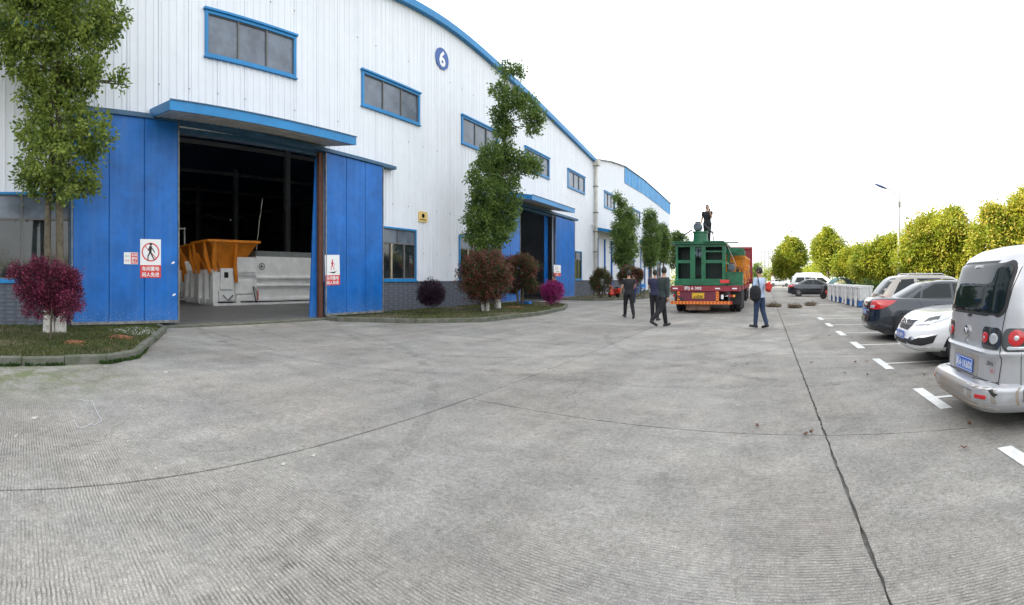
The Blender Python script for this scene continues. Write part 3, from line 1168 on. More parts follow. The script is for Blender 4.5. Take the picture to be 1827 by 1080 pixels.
# roof sheet, blue verge strip, hall inside
mb = MB()
ys = [-2.15 + (39.15 + 2.15) * k / 48 for k in range(49)]
for k in range(48):
    a, b = ys[k], ys[k + 1]
    za, zb = roof6(a), roof6(b)
    for (xa, xb) in ((FX + .25, -16.2), (-21.6, -74)) if 3 <= k <= 31 else ((FX + .25, -74),):
        mb.add([(xa, a, za + .02), (xa, b, zb + .02), (xb, b, zb + .02), (xb, a, za + .02), (xa, a, za + .09), (xa, b, zb + .09), (xb, b, zb + .09), (xb, a, za + .09)],
               [(0, 3, 2, 1), (4, 5, 6, 7), (0, 1, 5, 4), (2, 3, 7, 6)])
mb.build('roof', M['trimdark'], B6, world=True)
for k in range(3, 32):  # unseen translucent strip, added over the roof gap to light the compactors
    a, b = ys[k], ys[k + 1]
    q = MB()
    q.add([(-16.1, a, roof6(a) + .1), (-16.1, b, roof6(b) + .1), (-21.7, b, roof6(b) + .1), (-21.7, a, roof6(a) + .1)], [(0, 3, 2, 1)])
    q.build('added_roof_light', M['added_rooflight'], B6, world=True)
mb = MB()
for k in range(48):
    a, b = ys[k], ys[k + 1]
    za, zb = roof6(a), roof6(b)
    mb.add([(FX + .255, a, za - .20), (FX + .255, b, zb - .20), (FX + .255, b, zb + .11), (FX + .255, a, za + .11), (FX + .02, a, za - .20), (FX + .02, b, zb - .20)],
           [(0, 1, 2, 3), (4, 5, 1, 0)])
mb.build('verge_trim', M['trim'], B6, world=True)
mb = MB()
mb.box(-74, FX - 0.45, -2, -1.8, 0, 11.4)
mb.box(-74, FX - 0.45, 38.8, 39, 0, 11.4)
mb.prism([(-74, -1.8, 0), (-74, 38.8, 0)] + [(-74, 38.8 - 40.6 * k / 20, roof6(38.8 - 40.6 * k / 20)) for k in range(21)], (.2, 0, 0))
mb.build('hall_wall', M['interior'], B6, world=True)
mb = MB()
mb.box(FX - .32, FX - .02, 5.5, 11.2, 6.02, 6.4)
mb.box(FX - .32, FX + .02, 25.55, 30.65, 5.7, 6.0)
mb.build('door_lintel', M['trimdark'], B6, world=True)
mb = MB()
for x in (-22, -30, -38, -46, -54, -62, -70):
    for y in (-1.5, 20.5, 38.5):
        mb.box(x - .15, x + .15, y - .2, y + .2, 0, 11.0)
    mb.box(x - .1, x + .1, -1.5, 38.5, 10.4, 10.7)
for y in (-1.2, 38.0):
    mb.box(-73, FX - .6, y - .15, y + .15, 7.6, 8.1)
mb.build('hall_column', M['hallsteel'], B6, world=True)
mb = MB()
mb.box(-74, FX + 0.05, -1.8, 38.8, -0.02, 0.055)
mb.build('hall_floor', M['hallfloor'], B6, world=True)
mb = MB()                                                     # lit panes in the far side of the hall
mb.box(-50.2, -50.1, 17.6, 19.6, 6.9, 7.4)
mb.build('far_lit_pane', M['litwindow'], B6, world=True)
# concrete sill in front of the open doors
mb = MB()
mb.prism([(FX + .03, 2.2, .004), (FX + .65, 2.2, .004), (FX + .65, 14.3, .004), (FX + .03, 14.3, .004)], (0, 0, .045))
mb.build('door_sill', M['kerb'], B6, world=True)
# screws
mb = MB()
for i in range(41):
    for z in (2.6, 4.6, 7.4, 10.9):
        y = -2 + i + 0.02 + R.uniform(-.01, .01)
        if any(o[0] - .1 < y < o[1] + .1 and o[2] - .1 < z < o[3] + .1 for o in hw + lw + [D1, D2]) or R.random() < .35:
            continue
        mb.box(FX, FX + .02, y - .014, y + .014, z - .014, z + .014)
mb.build('screw', M['greyframe'], B6, world=True)['kind'] = 'stuff'

# number 6 roundel
t = thing('number_roundel', 'round blue sign with a white number 6 high on the gable', 'sign', (FX + .03, 18.35, 11.8))
mb = MB()
mb.lathe([(0.5, 0), (0.5, 0.03)], (0, 0, 0), 'x', 40)
mb.build('disc', M['numblue'], t)
text('6', 0.98, (0.035, 0, 0), (0, 1, 0), (0, 0, 1), M['signwhite'], t, bold=0.03)

# yellow plaque
t = thing('wall_plaque', 'small golden yellow plaque on the white cladding right of the big blue doors', 'plaque', (FX + .03, 16.95, 4.0))
mb = MB()
mb.prism([(0, -.3, 0), (0, .3, 0), (0, .3, .42), (0, .22, .47), (0, -.22, .47), (0, -.3, .42)], (.03, 0, 0))
mb.build('board', M['yellow'], t)
mb = MB()
mb.lathe([(0.10, 0.031), (0.10, 0.034), (0.075, 0.035), (0.075, 0.031)], (0, 0, .28), 'x', 20)
for k in range(6):
    mb.box(.031, .034, -.22 + k * .075, -.17 + k * .075, .07, .13)
mb.build('lettering', M['black'], t)


# ------------------------------------------------------------------ notices
def walker(mb, x, cy, cz, s, m=0):
    """little walking figure in the Y-Z plane"""
    mb.lathe([(0.07 * s, 0), (0.07 * s, .002)], (x, cy + .01 * s, cz + .38 * s), 'x', 12, m)

    def bar(y0, z0, y1, z1, w):
        a, b = Vector((y0, z0)), Vector((y1, z1))
        n = (b - a).normalized()
        n = Vector((-n.y, n.x)) * w / 2
        P = [a - n, b - n, b + n, a + n]
        mb.prism([(x, cy + p.x * s, cz + p.y * s) for p in P], (.002, 0, 0), m)
    bar(0, .3, -.02, -.02, .13)
    bar(-.02, 0, -.14, -.2, .07)
    bar(-.14, -.2, -.13, -.42, .06)
    bar(0, 0, .09, -.2, .07)
    bar(.09, -.2, .2, -.38, .06)
    bar(.0, .26, .14, .1, .05)
    bar(.14, .1, .2, -.02, .045)
    bar(-.02, .26, -.14, .08, .05)


def ring(mb, x, cy, cz, r0, r1, m=0, n=36):
    vs, fs = [], []
    for k in range(n):
        a = 2 * PI * k / n
        vs += [(x, cy + math.cos(a) * r0, cz + math.sin(a) * r0), (x, cy + math.cos(a) * r1, cz + math.sin(a) * r1)]
    for k in range(n):
        a, b = 2 * k, 2 * ((k + 1) % n)
        fs.append((a, b, b + 1, a + 1))
    mb.add(vs, fs, m)


SX = FX + 0.263


def notice(y0, y1, z0, z1, label, split, fig='ban', tilt=0.0, lines=('车间重地', '闲人免进')):
    t = thing('warning_notice', label, 'sign', (SX, (y0 + y1) / 2, (z0 + z1) / 2))
    t.rotation_euler = (tilt, 0, 0)
    w, h = (y1 - y0) / 2, (z1 - z0) / 2
    zs = -h + 2 * h * split
    mb = MB()
    mb.box(0, .006, -w, w, zs, h)
    mb.box(0, .006, -w, w, -h, zs, 1)
    mb.build('board', [M['signwhite'], M['signred']], t)
    fh = h - zs
    c = (h + zs) / 2
    mb = MB()
    if fig == 'ban':
        walker(mb, .008, 0, c, fh * .8, 1)
        r = min(w * .86, fh * .43)
        ring(mb, .0085, 0, c, r * .86, r)
        n = Vector((.7, .7))
        a, b = Vector((-.66, .66)) * r * 1.3, Vector((.66, -.66)) * r * 1.3
        nn = Vector((.707, .707)) * r * .06
        mb.add([(.0087, p.x * .95, c + p.y * .95) for p in ((a - nn) * .75 , (b - nn) * .75, (b + nn) * .75, (a + nn) * .75)], [(0, 1, 2, 3)])
    else:
        walker(mb, .008, 0, c, fh * .62, 0)
        mb.add([(.008, -w * .6, c - fh * .36), (.008, w * .2, c - fh * .42), (.008, w * .6, c - fh * .3), (.008, w * .1, c - fh * .34)], [(0, 1, 2, 3)], 1)
    mb.build('pictogram', [M['signred'], M['black']], t)
    sz = min(2 * h * split * .42, w * .42)
    for k, s in enumerate(lines):
        text(s, sz, (.0075, 0, -h + 2 * h * split * (.72 - .46 * k)), (0, 1, 0), (0, 0, 1), M['signwhite'], t, bold=.02)
    return t


def Yd(x):
    return SX / math.tan(az(x))


def Zd(x, y):
    a = az(x)
    return CAM_H + abs(SX / math.sin(a)) * (498 - y) / F


notice(Yd(250), Yd(287), Zd(268, 496), Zd(268, 427), 'tall no entry notice with crossed out walking figure on left blue door leaf', 0.33, 'ban')
notice(Yd(580), Yd(606), Zd(593, 509), Zd(593, 455), 'warning notice with red falling figure on the right blue door leaf', 0.33, 'slip', 0.03)
notice(Yd(988), Yd(1000.5), Zd(994, 493), Zd(994, 473), 'small distant notice on the blue leaf of the far doorway', 0.30, 'slip')
y0, y1, z0, z1 = Yd(221), Yd(246), Zd(233, 471.5), Zd(233, 450.5)
t = thing('small_notice', 'small square notice half white half red left of the crossed out walker', 'sign', (SX, (y0 + y1) / 2, (z0 + z1) / 2))
w, h = (y1 - y0) / 2, (z1 - z0) / 2
mb = MB()
mb.box(0, .005, -w, w, -h, h)
mb.box(.005, .0065, -w * .02, w * .95, -h * .92, h * .92, 1)
mb.build('board', [M['signwhite'], M['signred']], t)
for k, s in enumerate(('车间', '重地', '闲人')):
    text(s, h * .50, (.007, w * .47, h * (.58 - .58 * k)), (0, 1, 0), (0, 0, 1), M['signwhite'], t, bold=.02)
text('当心', h * .42, (.006, -w * .5, h * .4), (0, 1, 0), (0, 0, 1), M['green_ink'], t)
text('安全', h * .42, (.006, -w * .5, -h * .4), (0, 1, 0), (0, 0, 1), M['signred'], t)

# paper scraps stuck on the left leaf's edge
for (x, y, lab) in ((314.5, 470, 'small torn white paper stuck high on the door edge'), (316, 527, 'small torn white paper stuck low on the door edge')):
    mb = MB()
    yy, zz = Yd(x - 6), Zd(x, y)
    mb.prism([(SX + .002, yy - .05, zz - .03), (SX + .002, yy + .06, zz + .01), (SX + .002, yy + .05, zz + .06), (SX + .002, yy - .03, zz + .03)], (.003, 0, 0))
    tag(mb.build('paper_scrap', M['signwhite']), lab, 'paper')

# downpipe at the joint of the two halls
t = thing('downpipe', 'cream rainwater downpipe where the two white halls meet', 'pipe', (FX + .2, 38.95, 0))
mb = MB()
mb.tube([(0, 0, 0.1), (0, 0, 10.9), (-.12, 0, 11.2)], .14, 14)
mb.build('pipe', M['cream'], t, smooth=True)
for z in (1.5, 3.7, 5.4, 7.0, 9.2):
    mb = MB()
    mb.box(-.2, .18, -.16, .16, z, z + .06)
    mb.build('bracket', M['greyframe'], t)
mb = MB()
mb.box(-.22, .3, -.3, .3, 10.95, 11.45)
mb.build('rain_head', M['cream'], t)
mb = MB()
mb.tube([(0, -1.0, 5.9), (0, -.1, 5.85)], .05, 8)
mb.build('side_pipe', M['cream'], t)

# ------------------------------------------------------------------ the next hall
B7 = thing('factory_building', 'second white hall further along with blue corrugated strip under its roof', 'factory', (FX, 55.5, 0))
hw7 = [(41.6, 44.7, 7.9, 9.3), (50.8, 54.2, 7.7, 9.0), (60, 63.4, 7.7, 9.0), (66, 69.4, 7.7, 9.0)]
lw7 = [(46.2, 48.2, Z1 + .06, 3.6), (49.6, 51.8, Z1 + .06, 3.6), (63, 65.2, Z1 + .06, 3.6)]
D3 = (39.9, 43.7, -1, 5.0)
D4 = (54.5, 58.5, -1, 5.0)
cladding(B7, 39, 72, lambda y: roof7(y) - (1.65 if y >= 47.99 else 0), hw7 + lw7 + [D3, D4], Z1)
for k, w in enumerate(hw7):
    high_window(B7, *w, seed=k)
for w in lw7:
    low_window(B7, *w)
dado(B7, [(39, 39.9), (43.7, 54.5), (58.5, 72)], Z1, False, singles=False)
mb = MB()
for (a, b) in ((39.9, 43.7), (54.5, 58.5)):
    n = 8
    for k in range(n):
        q0, q1 = a + (b - a) * k / n, a + (b - a) * (k + 1) / n
        mb.box(FX - .12, FX - .05, q0 + .01, q1 - .01, 0.02, 5.0)
mb.build('roller_door', M['clad'], B7, world=True)
mb = MB()
for (a, b) in ((39.9, 43.7), (54.5, 58.5)):
    mb.box(FX - .05, FX + .1, a - .14, a, 0.02, 5.0)
    mb.box(FX - .05, FX + .1, b, b + .14, 0.02, 5.0)
    mb.box(FX - .05, FX + .08, (a + b) / 2 - .04, (a + b) / 2 + .04, 0.02, 5.0)
mb.build('door_frame', M['blue'], B7, world=True)
canopy(B7, 39.5, 44.6, 5.6, 5.3, 1.5)
canopy(B7, 54.0, 59.0, 5.6, 5.3, 1.5)
mb = MB()
n = 24 * 5
for k in range(n):                                            # corrugated blue strip
    a = 48 + 24 * k / n
    b = 48 + 24 * (k + 1) / n
    c = (a + b) / 2
    for (u, v, du, dv) in ((a, c, 0.03, 0.07), (c, b, 0.07, 0.03)):
        mb.add([(FX + du, u, roof7(u) - 1.65), (FX + dv, v, roof7(v) - 1.65), (FX + dv, v, roof7(v)), (FX + du, u, roof7(u))], [(0, 1, 2, 3)])
mb.build('blue_sheet_strip', M['skylightblue'], B7, world=True)
mb = MB()
ys = [39.2, 41, 43.5, 46, 48, 52, 55.5, 60, 64, 68, 72.15]
for k in range(len(ys) - 1):
    a, b = ys[k], ys[k + 1]
    mb.add([(FX + .15, a, roof7(a)), (FX + .15, b, roof7(b)), (-74, b, roof7(b)), (-74, a, roof7(a)), (FX + .15, a, roof7(a) + .09), (FX + .15, b, roof7(b) + .09), (-74, b, roof7(b) + .09), (-74, a, roof7(a) + .09)],
           [(0, 3, 2, 1), (4, 5, 6, 7), (0, 1, 5, 4)])
mb.build('roof', M['greyframe'], B7, world=True)
mb = MB()
mb.box(-74, FX - .25, 71.8, 72, 0, 12.5)
mb.box(-74, FX - .25, 39.1, 39.3, 0, 11.4)
mb.box(FX - .4, FX - .3, 39.3, 71.8, 0, 11.3)
mb.build('hall_wall', M['clad'], B7, world=True)
# the hall on the other side, behind the photographer's left shoulder
B5 = thing('factory_building', 'plain white hall next to the numbered one outside the picture', 'factory', (FX, -23, 0))
mb = MB()
mb.prism([(FX, -45, 0), (FX, -2.3, 0), (FX, -2.3, 11.4), (FX, -23, 13.5), (FX, -45, 11.4)], (-58, 0, 0))
mb.build('wall', M['clad'], B5, world=True)

# ================================================================== PLANTED ISLANDS
def island(pts, kerbpath, label):
    """pts: outline of the soil; kerbpath: open run of points that carries kerb stones"""
    t = thing('planting_island', label, 'planter', (pts[0][0], pts[0][1], 0))
    mb = MB()
    mb.prism([(x, y, 0.003) for x, y in pts], (0, 0, 0.105))
    mb.build('soil', M['soil'], t, world=True)
    for i in range(len(kerbpath) - 1):
        a, b = Vector(kerbpath[i]), Vector(kerbpath[i + 1])
        L = (b - a).length
        n = max(1, round(L / 0.75))
        d = (b - a) / n
        u = d.normalized()
        nn = Vector((-u.y, u.x)) * 0.13
        for k in range(n):
            p, q = a + d * k + u * .006, a + d * (k + 1) - u * .006
            mb = MB()
            z = .15 + R.uniform(-.008, .006)
            j = nn * R.uniform(-.05, .05)
            p, q = p + j, q + j
            ch = nn * .12
            vs = [(p.x, p.y, .002), (q.x, q.y, .002), (q.x + nn.x, q.y + nn.y, .002), (p.x + nn.x, p.y + nn.y, .002),
                  (p.x, p.y, z - .02), (q.x, q.y, z - .02), (q.x + nn.x, q.y + nn.y, z), (p.x + nn.x, p.y + nn.y, z),
                  (p.x + ch.x, p.y + ch.y, z), (q.x + ch.x, q.y + ch.y, z)]
            mb.add(vs, [(0, 1, 5, 4), (4, 5, 9, 8), (8, 9, 6, 7), (2, 3, 7, 6), (0, 4, 8, 7, 3), (1, 2, 6, 9, 5)])
            mb.build('kerb_stone', M['kerb'], t, world=True)
    return t


def inside(poly, x, y):
    r = False
    n = len(poly)
    for i in range(n):
        (x0, y0), (x1, y1) = poly[i], poly[(i + 1) % n]
        if (y0 > y) != (y1 > y) and x < (x1 - x0) * (y - y0) / (y1 - y0) + x0:
            r = not r
    return r


def grass(poly, dens, h, seed, label, mats=None, z=0.105):
    rng = np.random.default_rng(seed)
    xs = [p[0] for p in poly]
    ys = [p[1] for p in poly]
    n = int((max(xs) - min(xs)) * (max(ys) - min(ys)) * dens)
    P = rng.uniform((min(xs), min(ys)), (max(xs), max(ys)), (n, 2))
    clump = np.sin(P[:, 0] * 2.1 + seed) * np.cos(P[:, 1] * 1.7) + np.sin(P[:, 0] * .7 + P[:, 1] * 1.1) + rng.normal(0, .9, n)
    keep = np.array([inside(poly, x, y) for x, y in P]) & (clump > -.9)
    P = P[keep]
    n = len(P)
    P3 = np.column_stack([P, np.full(n, z)])
    D = np.column_stack([rng.normal(0, .55, n), rng.normal(0, .55, n), np.ones(n)])
    V = leaf_arrays(P3, D, rng.normal(size=(n, 3)), h, h * .22, rng)
    o = link('grass', quads_mesh('grass', V, [M['grass']]))
    return tag(o, label, 'grass', kind='stuff')


IL = [(FX + .04, -6), (-8.32, -6), (-8.32, 1.9), (-8.75, 2.55), (-12.55, 4.55), (FX + .6, 4.65), (FX + .6, 2.2), (FX + .04, 2.2)]
island([(x, y) for x, y in IL], [(-8.2, -6), (-8.2, 1.95), (-8.65, 2.65), (-12.6, 4.68), (-13.5, 4.8)], 'kerbed grass island with a tree and purple bush left of the big doors')
grass(IL, 900, .07, 1, 'short patchy grass on the left kerbed island')
IM = [(FX + .04, 14.4), (FX + .7, 14.3), (FX + .7, 11.35), (-13.0, 11.0), (-10.6, 12.35), (-9.15, 14.0), (-8.8, 17.5), (-9.25, 21), (-10.2, 23.6), (-11.5, 24.9), (FX + .04, 25.3)]
island(IM, [(-13.5, 10.9), (-12.9, 10.88), (-10.5, 12.2), (-9.0, 13.9), (-8.65, 17.5), (-9.1, 21.1), (-10.1, 23.75), (-11.5, 25.05), (-13.9, 25.4)], 'long kerbed island with bushes between the two blue doorways')
grass(IM, 420, .07, 2, 'thin grass and ground cover on the middle kerbed island')
IR = [(FX + .04, 31.2), (-11.2, 31.0), (-9.3, 33.0), (-8.8, 36), (-8.8, 71), (FX + .04, 71)]
island(IR, [(-13.9, 31.0), (-11.2, 30.85), (-9.2, 32.9), (-8.65, 36), (-8.65, 71)], 'far kerbed planting strip in front of the second hall')
grass(IR, 60, .08, 3, 'low ground cover on the far kerbed strip')
# weeds along the kerb foot
rng = np.random.default_rng(5)
P, D = [], []
for k in range(520):
    t_ = rng.uniform(0, 1)
    seg = rng.choice(3, p=[.6, .1, .3])
    a, b = [((-8.17, -5), (-8.17, 1.95)), ((-8.15, 1.95), (-8.6, 2.62)), ((-8.6, 2.62), (-11, 3.8))][seg]
    x, y = a[0] + (b[0] - a[0]) * t_, a[1] + (b[1] - a[1]) * t_
    if math.sin(y * 7) + math.sin(y * 3.1) < -.1:
        continue
    for q in range(5):
        P.append((x + rng.normal(0, .02), y + rng.normal(0, .02), .002))
        D.append((rng.normal(.3, .5), rng.normal(0, .5), .8))
V = leaf_arrays(np.array(P), np.array(D), rng.normal(size=(len(P), 3)), .07, .03, rng)
tag(link('weeds', quads_mesh('weeds', V, [M['hedge']])), 'small weeds growing along the foot of the left kerb', 'weeds', kind='stuff')
for (x, y, sx_, lab) in ((-10.2, 1.75, .35, 'patch of red earth on the grass nearer the tree'), (-10.9, 2.9, .42, 'patch of red earth on the grass nearer the door'), (-11.4, 20.3, .6, 'low heap of orange earth on the middle island')):
    mb = MB()
    mb.ball((x, y, .10), (sx_, sx_ * .8, .05), 8)
    for i, v in enumerate(mb.v):
        mb.v[i] = (v[0] + R.uniform(-.03, .03), v[1] + R.uniform(-.03, .03), v[2] + R.uniform(-.008, .012))
    tag(mb.build('earth_heap', M['redearth'], None, True), lab, 'earth')
mb = MB()
mb.prism([(-12.6, 3.0, .105), (-11.2, 3.3, .105), (-11.5, 4.0, .105), (-12.5, 4.4, .105), (-13.2, 4.0, .105)], (0, 0, .02))
tag(mb.build('concrete_scrap', M['lime']), 'flat pale slab of spilt concrete at the corner of the left island', 'concrete')


# ================================================================== TREES AND BUSHES
tree('tall camphor tree with twin trunks and limewashed foot left of the big blue doors', 108, 12.4,
     [(60, 40, 75), (150, 30, 55), (200, 18, 28), (130, 95, 62), (50, 110, 45), (150, 132, 38), (208, 147, 16), (226, 152, 9), (75, 170, 45), (105, 205, 55), (160, 245, 42),
      (62, 240, 36), (85, 290, 58), (140, 290, 46), (55, 318, 32), (105, 340, 34), (148, 335, 24), (-10, 60, 55), (185, 60, 26), (80, -60, 90), (140, -110, 80), (30, -40, 70), (100, -180, 60)],
     36000, .13, [M['camphor']], 11, .118, lime=.58, clump=.19, per=24, trunks=[(0, 0), (-.05, -.29)], core=.45)
tree('slender camphor tree with bare upper fork between the two blue doorways', 888, 22.3,
     [(903, 125, 13), (926, 128, 10), (893, 160, 15), (912, 182, 22), (940, 196, 22), (960, 212, 13), (888, 203, 12), (898, 224, 20), (905, 232, 15), (950, 225, 13),
      (880, 282, 26), (902, 272, 20), (935, 292, 20), (952, 300, 14), (862, 312, 27), (900, 312, 28), (872, 350, 32), (905, 345, 24), (858, 388, 30), (892, 385, 30), (870, 422, 32), (898, 410, 20), (848, 420, 16), (915, 375, 12)],
     34000, .14, [M['camphor_dark']], 12, .12, clump=.19, per=20, core=.35)
rowg = 'camphor trees along the second hall'
tree('narrow camphor tree with a loose tuft on top left of the walking men', 1114, 40, [(1102, 353, 8), (1109, 362, 7), (1113, 380, 16), (1120, 398, 18), (1108, 412, 18), (1113, 428, 22), (1119, 446, 19), (1107, 455, 18), (1113, 466, 14)],
     16000, .17, [M['camphor_dark']], 13, .13, group=rowg, clump=.25)
tree('dense dark green columnar tree behind the standing men', 1161, 48, [(1159, 386, 12), (1160, 400, 15), (1164, 420, 16), (1158, 434, 15), (1162, 450, 17), (1160, 464, 13)],
     12000, .18, [M['camphor_dark']], 14, .17, group=rowg, clump=.25)
tree('dark green tree half hidden behind the columnar one', 1184, 56, [(1181, 409, 10), (1185, 424, 12), (1184, 440, 12), (1180, 455, 10), (1186, 462, 9)], 8000, .2, [M['camphor_dark']], 15, .14, group=rowg, clump=.3)
tree('round topped green tree just behind the left edge of the loaded trailer', 1210, 64, [(1208, 422, 11), (1218, 430, 11), (1202, 436, 10), (1206, 452, 12), (1222, 445, 10), (1204, 470, 10)], 8000, .22, [M['camphor_dark']], 16, .14, group=rowg, clump=.3)
tree('small dark round tree far down the road beside the trailer', 1349, 90, [(1349, 480, 7), (1348, 488, 7), (1350, 473, 5)], 3000, .22, [M['camphor_dark']], 17, .12, lime=0, clump=.3)

sg = 'sunlit trees beyond the parking bays'
SL = [M['sunleaf'], M['goldleaf']]
tree('large sunlit yellow green tree above the black sedan', 1700, 25.5, [(1690, 415, 36), (1665, 408, 30), (1700, 392, 20), (1722, 425, 32), (1640, 435, 34), (1680, 455, 42), (1622, 462, 26), (1725, 465, 30), (1655, 470, 30), (1706, 382, 11), (1634, 405, 16)],
     36000, .17, SL, 21, .14, lime=0, share=.25, group=sg, clump=.26)
tree('sunlit tree with a pointed top above the silver van', 1795, 24, [(1790, 400, 34), (1768, 388, 20), (1765, 435, 38), (1812, 425, 42), (1822, 372, 22), (1826, 348, 11), (1850, 400, 50), (1800, 465, 38), (1766, 376, 10)],
     36000, .17, SL, 22, .14, lime=0, share=.4, group=sg, clump=.26)
tree('sunlit tree on the right side spreading past the picture edge', 1890, 23, [(1880, 400, 60), (1920, 380, 70), (1870, 450, 60), (1940, 450, 60)], 16000, .2, SL, 23, .14, lime=0, share=.2, group=sg, clump=.3)
tree('sunlit broad tree behind the first lamp post', 1585, 33, [(1580, 448, 26), (1556, 458, 26), (1602, 440, 20), (1540, 472, 22), (1610, 465, 28), (1572, 472, 26), (1592, 428, 8)],
     26000, .2, SL, 24, .14, lime=0, share=.1, group=sg, clump=.3)
tree('low sunlit tree above the white plastic containers', 1520, 38, [(1516, 463, 18), (1503, 473, 18), (1532, 455, 16), (1528, 478, 20), (1545, 470, 14)], 16000, .22, SL, 25, .12, lime=0, share=.05, group=sg, clump=.32)
tree('sunlit round tree on a visible trunk left of the white containers', 1478, 52, [(1478, 428, 18), (1468, 440, 20), (1490, 440, 18), (1498, 455, 15), (1472, 460, 19), (1488, 468, 14), (1459, 452, 11), (1477, 416, 9)],
     20000, .24, SL, 26, .17, lime=0, share=.02, group=sg, clump=.36)
tree('sunlit tree behind the second lamp post and the white van', 1412, 60, [(1412, 436, 14), (1402, 448, 17), (1424, 445, 15), (1410, 462, 20), (1392, 466, 14), (1430, 462, 12), (1400, 482, 16), (1387, 484, 9), (1415, 482, 15)],
     20000, .26, SL, 27, .17, lime=0, share=.02, group=sg, clump=.4)
for k, (x, y, s, lab) in enumerate(((9.6, 82, 1.0, 'hazy sunlit tree far down the right side'), (10.5, 98, 1.2, 'second hazy tree far down the right side'), (-9.5, 92, 1.0, 'distant tree beyond the end of the second hall'))):
    t = thing('roadside_tree', lab, 'tree', (x, y, 0), 0, 'distant trees')
    bl = [(x + R.uniform(-.9, .9), y + R.uniform(-.9, .9), 2 + q * .45 * s, 1.3 * s) for q in range(7)]
    link('crown', crown_mesh('crown', bl, 6000, .25, [M['sunleaf']], 30 + k, .35, 14), t, True)
    mb = MB()
    mb.tube([(x, y, 0), (x, y, 3.5)], [.14, .08], 8)
    mb.build('trunk', M['bark'], t, True, world=True)


def hedge(path, w, h, n, leaf, seed, label, mats=None, z0=.1):
    t = thing('hedge', label, 'hedge', (path[0][0], path[0][1], z0))
    bl = []
    rr = random.Random(seed)
    for i in range(len(path) - 1):
        a, b = Vector(path[i]), Vector(path[i + 1])
        m = max(2, int((b - a).length / (w * .7)))
        for k in range(m):
            p = a.lerp(b, (k + .5) / m)
            bl.append((p.x + rr.uniform(-.2, .2) * w, p.y, z0 + h * rr.uniform(.40, .52), w * .6, w * .7, h * rr.uniform(.46, .6)))
    link('foliage', crown_mesh('foliage', bl, n, leaf, mats or [M['hedge']], seed, leaf * 1.6, 10, .3), t, True)
    mb = MB()
    for b in bl:
        mb.tube([(b[0], b[1], z0 - .1), (b[0], b[1], z0 + h * .6)], [.03, .015], 5)
    mb.build('stem', M['bark'], t, world=True)
    return t


hedge([(9.6, 4), (9.5, 30)], 1.1, 1.15, 20000, .1, 41, 'dark green clipped hedge behind the parked cars')
hedge([(8.6, 30.5), (8.4, 50)], 1.2, 1.7, 12000, .13, 42, 'dark hedge behind the white plastic containers')
hedge([(6.6, 55), (6.4, 80)], 1.6, 1.8, 8000, .2, 43, 'far hedge beside the white van', [M['sunleaf']])
hedge([(12.2, 0), (12.4, 60)], 1.8, 3.5, 34000, .2, 44, 'tall sunlit thicket behind the row of trees', [M['sunleaf'], M['goldleaf']])

tb = thing('loropetalum_bush', 'bushy purple pink flowering shrub on a thin stem in the left island', 'bush', polar(90, 10.9, .1))
b = polar(90, 10.9, .1)
bl = px_blobs(90, 10.9, [(90, 505, 34), (120, 500, 24), (60, 495, 28), (35, 485, 15), (100, 530, 36), (60, 535, 26), (125, 540, 22), (75, 475, 17), (128, 515, 18), (45, 515, 22), (95, 552, 18), (110, 488, 17), (24, 478, 9), (136, 490, 9), (140, 525, 9), (20, 490, 8), (60, 470, 9), (118, 565, 9), (70, 560, 9), (48, 556, 7), (140, 545, 8), (100, 472, 8)], 5, .9)
link('foliage', crown_mesh('foliage', bl, 27000, .05, [M['purpleleaf'], M['pinkflower']], 51, .10, 12, .38, .75, core=.25, droop=.1), tb, True)
mb = MB()
limbs(mb, b, (b.x, b.y, 1.3), bl, .026, .012, 5, .03, 4)
mb.build('stem', M['bark'], tb, True, world=True)
bush('small dark purple ball shrub against the grey wall below the yellow plaque', 769, 18.9, .92, .52, .52, 18000, .05, [M['darkpurple']], 52, 0, .022, stems=1, name='loropetalum_bush', clump=.07)
bush('big round dark red bush on limewashed stems under the slender tree', 866, 20.6, 1.52, 1.13, 1.08, 40000, .085, [M['greenleaf'], M['redleaf']], 53, .72, .07, stems=4, lime=.5, outer=.72)
bush('two tiered red bush in front of the far doorway', 928, 25.5, 2.0, .92, .72, 24000, .09, [M['greenleaf'], M['redleaf']], 54, .68, .07, stems=2, extra=((.45, .3, 1.12, .45, .36), (-.5, 0, 1.1, .5, .4)))
bush('bright magenta flowering azalea at the end of the middle island', 986, 24.6, .76, .58, .56, 13000, .06, [M['purpleleaf'], M['magenta']], 55, .85, .03, name='azalea_bush', outer=.6)
bush('round red and green bush at the start of the far strip', 1073, 33.5, 1.25, .74, .92, 12000, .09, [M['greenleaf'], M['redleaf']], 56, .4, .05, name='photinia_bush')
bush('round red bush behind the woman in the purple top', 1124, 38.5, 1.65, .98, .86, 12000, .11, [M['greenleaf'], M['redleaf']], 57, .7, .05, name='photinia_bush')

